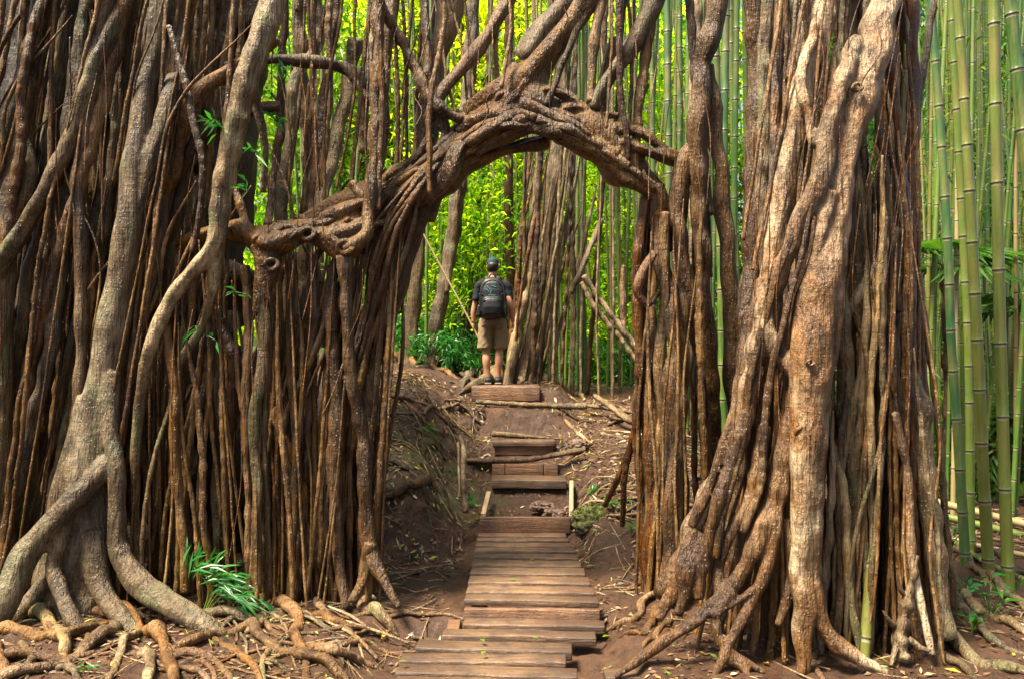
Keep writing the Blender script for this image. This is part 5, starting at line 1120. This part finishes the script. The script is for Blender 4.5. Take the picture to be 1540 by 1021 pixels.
def seedling(label, px, py, n, L, W, mat='leafv', h=.12, group=None, name='seedling'):
    g = ground_hit(px, py); e = empty(name, tuple(g), label, 'plant', group)
    tops = g + np.column_stack([R.normal(0, h * .4, n), R.normal(0, h * .4, n), R.uniform(.4, 1, n) * h])
    obj('stem', cat([tube([g - [0, 0, .02], (g + t) / 2 + [0, 0, .01], t], [.004, .003, .0015], sides=5, bumps=0, wig=0) for t in tops]), M['bam'], e)
    d = rdir(n); d[:, 2] = np.abs(d[:, 2]) * .5
    obj('foliage', leaves(tops, d, np.array([0, 0, 1]) + R.normal(0, .3, (n, 3)), R.uniform(*L, n), R.uniform(*W, n), droop=.25), M[mat], e)
for lab, px, py, n, L, W, h in [('little plant with paired leaves nearest the banyan flank', 1425, 830, 10, (.10, .2), (.03, .06), .22), ('seedling with long upright leaves among the pale roots', 1490, 925, 14, (.12, .26), (.025, .05), .25),
        ('small seedling beside the driftwood and pale roots', 1450, 895, 8, (.10, .18), (.03, .05), .15), ('low seedling on the roots at the right edge', 1462, 950, 10, (.08, .16), (.02, .04), .12),
        ('tiny grass tuft in the foreground roots', 130, 1012, 9, (.05, .09), (.008, .014), .06), ('green tuft beside the mossy boulder', 925, 770, 14, (.10, .18), (.02, .04), .12),
        ('fresh sprig by the upright sticks at the bank foot', 705, 762, 9, (.07, .14), (.02, .04), .08), ('grass blades on the mossy bank', 640, 655, 16, (.10, .2), (.008, .015), .1),
        ('leafy weed behind the boulder under the dark root', 890, 745, 10, (.08, .15), (.02, .035), .08), ('small weed at the foot of the dark arch leg', 950, 800, 10, (.08, .14), (.02, .04), .10), ('grass tuft at the foot of the bank beneath the arch leg', 565, 600, 16, (.14, .28), (.008, .014), .15)]:
    seedling(lab, px, py, n, L, W, 'leafv', h)
bl = base_at(1086, 10.2); e = empty('broadleaf_plant', bl, 'broad upright green leaves between the arch leg and the pale banyan', 'plant')
for q, (dx, dz, w) in enumerate(((0, .95, .20), (.1, .7, .16), (-.1, .6, .15))):
    p = bl + [dx, 0, dz * .25]
    obj('stem', tube([bl - [0, 0, .05], p], [.012, .008], sides=6, bumps=0), M['bam'], e)
    obj('leaf', leaves([p], [[dx * .6, -.05, 1]], [[.1, -1, .1]], dz * .8, w, droop=.04, fold=.15), M['leafv'], e)
# fan palms in the grove
for lab, px, py, D in (('dark fan palm behind the bluish bamboo stalk', 1418, 400, 9.6), ('dark fan palm at the right edge behind the thick bamboo', 1530, 470, 10), ('low dark fan palm under the right grove', 1490, 640, 10.5)):
    b = base_at(px, D); top = P(px, py, D); e = empty('fan_palm', b, lab, 'palm')
    obj('trunk', tube([b - [0, 0, .1], (b + top) / 2 + [.05, 0, 0], top], [.05, .045, .035], lump=.2), M['brown'], e)
    for k in range(9):
        a = k / 9 * 6.28 + R.uniform(-.2, .2); d = np.array([math.cos(a), math.sin(a), R.uniform(-.1, .6)]); d /= np.linalg.norm(d)
        hub = top + d * R.uniform(.25, .4)
        n = 16; side = np.cross(d, [0, 0, 1.]); side /= np.linalg.norm(side); an = np.linspace(-1.25, 1.25, n)[:, None]
        dd = d * np.cos(an) + side * np.sin(an) - [0, 0, .15]
        lf = leaves(np.repeat([hub], n, 0), dd, np.repeat([np.cross(side, d)], n, 0), R.uniform(.55, .8), .06, droop=.22)
        obj('frond', cat([lf, tube([top, hub], [.006, .004], sides=5, bumps=0)]), M['leafd'], e)

# ------------------------------------------------------------------ litter on the soil
def litter():
    out = []
    rng = np.random.default_rng(11)
    def scatter(n, xr, yr, L, W, dens=None, lift=.012):
        x = rng.uniform(*xr, n); y = rng.uniform(*yr, n); k = []
        for i in range(n):
            a, b = x[i], y[i]
            if -.5 < a < .58 and (4.5 < b < 8.05): continue
            k.append(mnoise.noise(Vector((a * 1.6, b * 1.6, 3.))) > (-.15 if dens is None else dens))
            if not k[-1]: continue
            z = H(a, b); gx = (H(a + .05, b) - z) / .05; gyy = (H(a, b + .05) - z) / .05
            an = rng.uniform(0, 6.28); d = np.array([math.cos(an), math.sin(an), 0]); d[2] = d[0] * gx + d[1] * gyy + rng.normal(0, .12)
            out.append((np.array([a, b, z + lift * rng.random() + .004]), d, np.array([-gx, -gyy, 1]) + rng.normal(0, .25, 3), rng.uniform(*L), rng.uniform(*W)))
    scatter(6500, (-3.6, 3.8), (4.3, 7.6), (.025, .085), (.010, .030))
    scatter(1300, (-2.6, 3.0), (4.5, 7.6), (.07, .17), (.005, .011))
    scatter(4200, (-2.2, -.3), (7.3, 11), (.03, .11), (.010, .03), -.3)
    scatter(5200, (.5, 2.8), (7.2, 12), (.04, .15), (.010, .028), -.35)
    scatter(4200, (1.8, 5.5), (7.5, 12), (.06, .25), (.008, .02), -.3)
    scatter(900, (-.35, .55), (8.05, 11.2), (.03, .10), (.006, .018), -.3)
    b, d, nn, L, W = [np.array(v) for v in zip(*out)]
    o = obj('leaf_litter', leaves(b, d, nn, L, W, fold=.12, droop=.02), M['litter'])
    tag(o, 'dry bamboo leaves and bits strewn over the soil', 'leaf litter', kind='stuff')
    tw = []
    for _ in range(700):
        z = rng.random()
        if z < .35: a, b = rng.uniform(-3.2, -.6), rng.uniform(4.4, 7.3)
        elif z < .55: a, b = rng.uniform(-1.8, -.45), rng.uniform(7.4, 10.5)
        elif z < .85: a, b = rng.uniform(.7, 2.6), rng.uniform(6.2, 11.5)
        else: a, b = rng.uniform(1, 4.5), rng.uniform(4.6, 9)
        L = rng.uniform(.12, .55); an = rng.uniform(0, 6.28); pts = []
        for t in (-.5, 0, .5):
            u, v = a + math.cos(an) * L * t, b + math.sin(an) * L * t + rng.normal(0, .03)
            pts.append([u, v, H(u, v) + .012])
        r = rng.uniform(.002, .007)
        tw.append(tube(pts, [r, r, r * .6], rng=rng, sides=5, bumps=0, flute=0))
    tag(obj('twig_litter', cat(tw), M['stick']), 'fallen twigs scattered over the soil', 'twigs', kind='stuff')
litter()
def sticks(n, f, label, group, rr):
    for _ in range(n):
        px, py = f(); g = ground_hit(px, py); an = R.uniform(-.9, .9) + (PI if R.random() < .5 else 0); L = R.uniform(.35, .9)
        pts = []
        for t in (-.5, -.15, .2, .5):
            u, v = g[0] + math.cos(an) * L * t, g[1] + math.sin(an) * L * t; pts.append([u, v, H(u, v) + .02 + .015 * R.random()])
        r = R.uniform(*rr); o = obj('fallen_stick', tube(pts, [r, r * 1.1, r * .9, r * .6], flute=.1, bumps=1), M['stick'], origin=pts[0]); tag(o, label, 'stick', group)
sticks(26, lambda: (R.uniform(880, 1060), R.uniform(630, 790)), 'pale fallen stick on the littered slope beside the stair', 'sticks on the slope beside the stair', (.008, .02))
sticks(12, lambda: (R.uniform(570, 690), R.uniform(600, 720)), 'thin fallen stick on the bank under the arch', 'sticks on the bank', (.006, .013))
sticks(12, lambda: (R.uniform(1420, 1540), R.uniform(720, 830)), 'fallen stick in the litter below the right grove', 'sticks below the right grove', (.008, .02))
sticks(10, lambda: (R.choice([R.uniform(450, 660), R.uniform(930, 1200)]), R.uniform(890, 990)), 'dark stick on the mud beside the boardwalk', 'sticks beside the boardwalk', (.005, .012))
for px, py in ((800, 958), (722, 961), (724, 984), (612, 995), (798, 840), (776, 872), (905, 958)):
    b = P(px, py, F * (CAMZ + (.10 if py > 915 else -.008)) / (py - HY)) + [0, 0, .004]
    tag(obj('fallen_leaf', leaves([b], [[R.normal(), R.normal(), .06]], [[0, 0, 1]], R.uniform(.05, .075), R.uniform(.025, .035), fold=.15), M['leafy'], origin=b), 'small yellow green leaf lying on the boardwalk planks', 'leaf', 'leaves on the boardwalk')
for px, py in ((582, 951), (573, 963), (148, 916), (95, 925), (1148, 1000), (1185, 994), (1420, 1008)):
    b = ground_hit(px, py) + [0, 0, .015]
    tag(obj('fallen_leaf', leaves([b], [[R.normal(), R.normal(), .1]], [[0, -.3, 1]], R.uniform(.07, .11), R.uniform(.025, .04), fold=.2), M['litleaf'], origin=b), 'yellow fallen leaf lying on the dark soil', 'leaf', 'yellow leaves on the soil')
# ------------------------------------------------------------------ hiker seen from behind
HB = P(741, 577, 11.12); HB[2] = P(0, 578.5, 11.0)[2] + 0.004
PE = empty('person', tuple(HB), 'hiker seen from behind in dark t-shirt, khaki shorts and cap on top step', 'person')
def pp(name, geo, m, parent=PE): return obj(name, (np.asarray(geo[0]) + HB, geo[1]), M[m], PE)
def T(p, r, **k): return tube(p, r, lump=0, flute=0, bumps=0, wig=0, sides=k.pop('sides', 16), step=k.pop('step', .012), **k)
def E(c, r): return ellipsoid(c, r)
g = [loft([(0, 0, .84, .13, .10), (0, 0, .92, .165, .115), (0, .01, 1.02, .155, .105), (0, .01, 1.15, .155, .108), (0, .0, 1.28, .18, .115), (0, -.01, 1.37, .175, .105), (0, -.015, 1.43, .12, .08), (0, -.01, 1.47, .065, .065), (0, 0, 1.52, .056, .06), (0, .01, 1.57, .055, .062)], 28)]
g.append(E((0, .02, 1.645), (.074, .094, .112))); g.append(E((0, .055, 1.585), (.05, .055, .05)))
g.append(T([(0, .105, 1.665), (0, .128, 1.63), (0, .112, 1.622)], [.010, .016, .010], sides=8))
for s in (-1, 1):
    g.append(E((s * .076, .01, 1.64), (.012, .022, .032)))
    ank = s * .062 + (.012 if s > 0 else 0)
    g.append(T([(s * .09, 0, .93), (s * .098, .01, .75), (s * .092, .02, .52), (s * .090, .012, .46), (s * .088, -.018, .34), (s * .076, -.012, .2), (ank, -.01, .09), (ank, 0, .03)], [.088, .086, .062, .055, .057, .045, .036, .036]))
    g.append(T([(ank, -.045, .035), (ank + s * .01, .06, .04), (ank + s * .022, .17, .028)], [.034, .036, .024]))
    g.append(T([(s * .14, -.01, 1.39), (s * .175, -.01, 1.38), (s * .212, -.015, 1.28), (s * .240, -.02 - .02 * s, 1.14), (s * .248, -.012 - .02 * s, 1.10), (s * .268, .01 - .005 * s, 1.0), (s * (.276 + .008 * s), .035 + .01 * s, .87)], [.058, .058, .048, .041, .042, .040, .027]))
    hx = s * (.278 + .008 * s)
    g.append(T([(hx, .035, .88), (hx, .045, .84), (hx + s * .002, .055, .785)], [.026, .036, .036], scale=(1, .55)) if 0 else E((hx, .048, .825), (.019, .040, .052)))
    for f_ in range(4):
        y0 = .018 + f_ * .0195; L = (.062, .074, .078, .066)[f_]
        g.append(T([(hx, y0, .80), (hx - s * .002, y0 + .006, .775), (hx - s * .010, y0 + .012, .775 - L * .45), (hx - s * .024, y0 + .012, .775 - L * .8)], [.0095, .009, .0085, .0075], sides=8))
    g.append(T([(hx, .075, .85), (hx - s * .012, .098, .82), (hx - s * .018, .100, .785)], [.013, .011, .009], sides=8))
o = fused('body', [(V + HB, f) for V, f in g], M['skin'], PE, voxel=.0075, smooth=3)
for s in (-1, 1): pp('eye', E((s * .030, .103, 1.655), (.012, .010, .008)), 'eye')
# t-shirt
g = [loft([(0, .0, .885, .178, .128), (0, .0, .93, .183, .131), (0, .01, 1.02, .172, .122), (0, .01, 1.15, .172, .124), (0, 0, 1.28, .188, .128), (0, -.01, 1.37, .180, .118), (0, -.015, 1.425, .14, .096), (0, -.012, 1.465, .082, .080), (0, -.01, 1.48, .07, .072)], 32)]
for s in (-1, 1): g.append(T([(s * .12, -.01, 1.395), (s * .175, -.01, 1.380), (s * .212, -.014, 1.29), (s * .230, -.018, 1.20), (s * .236, -.018, 1.165)], [.060, .064, .058, .055, .056]))
SHIRT = fused('shirt', [(V + HB, f) for V, f in g], M['shirt'], PE, voxel=.010, smooth=3)
g = [loft([(0, .0, .80, .188, .135), (0, 0, .86, .186, .133), (0, 0, .93, .176, .126), (0, 0, .96, .170, .12)], 32)]
for s in (-1, 1): g.append(T([(s * .085, 0, .90), (s * .098, .005, .78), (s * .108, .01, .64), (s * .112, .012, .50)], [.10, .108, .102, .104], sides=24))
SHORTS = fused('shorts', [(V + HB, f) for V, f in g], M['shorts'], PE, voxel=.011, smooth=2)
def folds(o, amp, fz):
    for v in o.data.vertices:
        p = v.co; k = mnoise.noise(Vector((p.x * 9 + p.z * 7, p.y * 9, p.z * fz))) + .5 * mnoise.noise(Vector((p.x * 22 - p.z * 12, p.y * 20, p.z * fz * 1.7)))
        v.co = p + v.normal * (amp * k)
folds(SHIRT, .008, 11); folds(SHORTS, .010, 8)
pp('pocket_flap', box((-.105, -.135, .80), (.10, .02, .035), bev=.006), 'shorts'); pp('pocket_flap', box((.105, -.135, .80), (.10, .02, .035), bev=.006), 'shorts')
pp('hair', loft([(0, -.012, 1.565, .058, .052), (0, -.012, 1.60, .074, .080), (0, -.008, 1.65, .080, .092), (0, .0, 1.69, .078, .092)], 24), 'hair')
cg = cat([loft([(0, .012, 1.668, .084, .104), (0, .012, 1.70, .084, .103), (0, .010, 1.735, .074, .090), (0, .008, 1.758, .05, .062), (0, .006, 1.768, .02, .025)], 28), E((0, .006, 1.770), (.010, .010, .006))])
capo = pp('cap', cg, 'cap')
th = np.linspace(-1.3, 1.3, 13); rim = []
V = [(math.sin(a) * .080, .012 + math.cos(a) * .098, 1.676) for a in th] + [(math.sin(a) * .085, .012 + math.cos(a) * .175, 1.655) for a in th]
V = np.array(V + [(x, y, z - .006) for x, y, z in V]); q = []
for k in range(12): q += [[k, k + 1, 14 + k, 13 + k], [26 + k, 39 + k, 40 + k, 27 + k], [13 + k, 14 + k, 40 + k, 39 + k]]
pp('cap_brim', (V, [np.array(q)]), 'cap')
for s in (-1, 1):
    a = s * .062 + (.012 if s > 0 else 0)
    pp('sock', T([(a, -.008, .06), (a, -.008, .115)], [.041, .042]), 'sock')
    sh = fused('shoe', [(V + HB, f) for V, f in [T([(a, -.03, .085), (a, -.025, .05)], [.044, .05]), T([(a, -.04, .042), (a + s * .008, .05, .05), (a + s * .02, .15, .036), (a + s * .024, .205, .03)], [.042, .046, .044, .028], scale=(1, .9))]], M['shoe'], PE, voxel=.009, smooth=3)
    b = box((a + s * .011, .075, .012), (.092, .30, .024), rz=-s * .06, bev=.010); V = b[0] + HB - np.array(PE.location)
    so = link('sole', make_mesh('sole', V, b[1], True, [M['sole']]), sh)
# backpack: hangs from the shoulders, a thing of its own
BK = empty('backpack', tuple(HB + [0, -.2, .95]), 'black backpack with pale teal print worn on the hiker back', 'backpack')
def bk(name, geo, m): return obj(name, (np.asarray(geo[0]) + HB, geo[1]), M[m], BK)
body = fused('pack_body', [(V + HB, f) for V, f in [loft([(0, -.215, .90, .10, .07), (0, -.22, .92, .150, .098), (0, -.225, 1.0, .170, .112), (0, -.225, 1.15, .178, .112), (0, -.22, 1.28, .172, .105), (0, -.21, 1.38, .150, .092), (0, -.20, 1.44, .118, .070), (0, -.19, 1.465, .07, .04)], 36, 2.7),
   loft([(0, -.31, .93, .10, .035), (0, -.325, .96, .125, .052), (0, -.33, 1.05, .132, .058), (0, -.325, 1.14, .125, .05), (0, -.315, 1.18, .10, .03)], 30, 2.6),
   loft([(-.165, -.22, .91, .03, .07), (-.178, -.22, .95, .035, .085), (-.178, -.22, 1.08, .03, .08)], 20, 2.4), loft([(.165, -.22, .91, .03, .07), (.178, -.22, .95, .035, .085), (.178, -.22, 1.08, .03, .08)], 20, 2.4)]], M['pack'], BK, voxel=.010, smooth=2)
bk('zip', T([(-.165, -.335 + .06, .98), (-.168, -.31, 1.2), (-.13, -.298, 1.36), (0, -.282, 1.425), (.13, -.298, 1.36), (.168, -.31, 1.2), (.165, -.275, .98)], [.006] * 7, sides=8), 'packtrim')
bk('zip', T([(-.12, -.36, 1.12), (-.08, -.372, 1.165), (0, -.375, 1.18), (.08, -.372, 1.165), (.12, -.36, 1.12)], [.005] * 5, sides=8), 'packtrim')
bk('grab_handle', T([(-.04, -.17, 1.455), (-.03, -.18, 1.50), (0, -.18, 1.512), (.03, -.18, 1.50), (.04, -.17, 1.455)], [.010] * 5, sides=8), 'packtrim')
for s in (-1, 1):
    bk('shoulder_strap', T([(s * .07, -.12, 1.43), (s * .085, -.06, 1.487), (s * .10, .02, 1.475), (s * .115, .10, 1.40), (s * .125, .135, 1.25), (s * .15, .115, 1.08), (s * .175, .0, .98), (s * .17, -.13, .95)], [.028, .030, .030, .030, .026, .016, .012, .012], scale=(1, .35) ), 'packtrim')
    bk('compression_strap', T([(s * .182, -.16, 1.24), (s * .178, -.26, 1.235), (s * .13, -.322, 1.225)], [.008] * 3, sides=8), 'packtrim')
# pale print on the upper panel: three slanting strokes over a short bar
for k, (x0, z0, x1, z1) in enumerate(((-.075, 1.335, -.01, 1.275), (-.085, 1.30, -.03, 1.25), (-.01, 1.275, -.03, 1.215), (-.05, 1.212, .05, 1.212), (.0, 1.34, .055, 1.32))):
    n = 6; pts = []
    for t in np.linspace(0, 1, n):
        x, z = x0 + (x1 - x0) * t, z0 + (z1 - z0) * t
        yy = -.220 - np.interp(z, [1.15, 1.28, 1.38], [.112, .106, .092]) * (1 - abs(x / .175) ** 2.7) ** (1 / 2.7) + .003; pts.append((x, yy, z))
    bk('print', T(pts, [.007] * n, sides=8), 'teal')
# ------------------------------------------------------------------ light, camera
w = bpy.data.worlds.new('World'); sc.world = w; w.use_nodes = True
nt = w.node_tree; nt.nodes.clear()
bg = nt.nodes.new('ShaderNodeBackground'); out = nt.nodes.new('ShaderNodeOutputWorld'); sky = nt.nodes.new('ShaderNodeTexSky')
SE, SR = math.radians(63), math.radians(236)      # sun height, compass direction (0 = +Y, clockwise)
sky.sky_type = 'NISHITA'; sky.sun_disc = False; sky.sun_elevation = SE; sky.sun_rotation = SR
sky.air_density = 1.0; sky.dust_density = 4.0; sky.ozone_density = 1.0
bg.inputs[1].default_value = .065
nt.links.new(sky.outputs[0], bg.inputs[0]); nt.links.new(bg.outputs[0], out.inputs[0])
sl = bpy.data.lights.new('sun', 'SUN'); sl.energy = 4.2; sl.angle = math.radians(16); sl.color = (1, .93, .80)
so = bpy.data.objects.new('sun', sl); col.objects.link(so)
dirv = Vector((math.sin(SR) * math.cos(SE), math.cos(SR) * math.cos(SE), math.sin(SE)))
so.rotation_euler = dirv.to_track_quat('Z', 'Y').to_euler(); so.location = dirv * 30
cd = bpy.data.cameras.new('camera'); cam = bpy.data.objects.new('camera', cd); col.objects.link(cam)
cam.location = (0, 0, CAMZ); cam.rotation_euler = (PI / 2, 0, 0)
cd.sensor_width = 36; cd.lens = 36 * F / 1540; cd.shift_y = (HY - 510.5) / 1540; cd.clip_end = 300; cd.clip_start = .05
sc.camera = cam
sc.view_settings.view_transform = 'Standard'; sc.view_settings.look = 'None'; sc.view_settings.exposure = 2.22; sc.view_settings.gamma = 1
sc.view_settings.use_white_balance = True; sc.view_settings.white_balance_temperature = 7200; sc.view_settings.white_balance_tint = 10
sc.cycles.max_bounces = 7; sc.cycles.diffuse_bounces = 4; sc.cycles.transmission_bounces = 4; sc.cycles.glossy_bounces = 2
sc.cycles.use_denoising = True; sc.cycles.denoising_input_passes = 'RGB_ALBEDO_NORMAL'; sc.cycles.denoising_prefilter = 'ACCURATE'
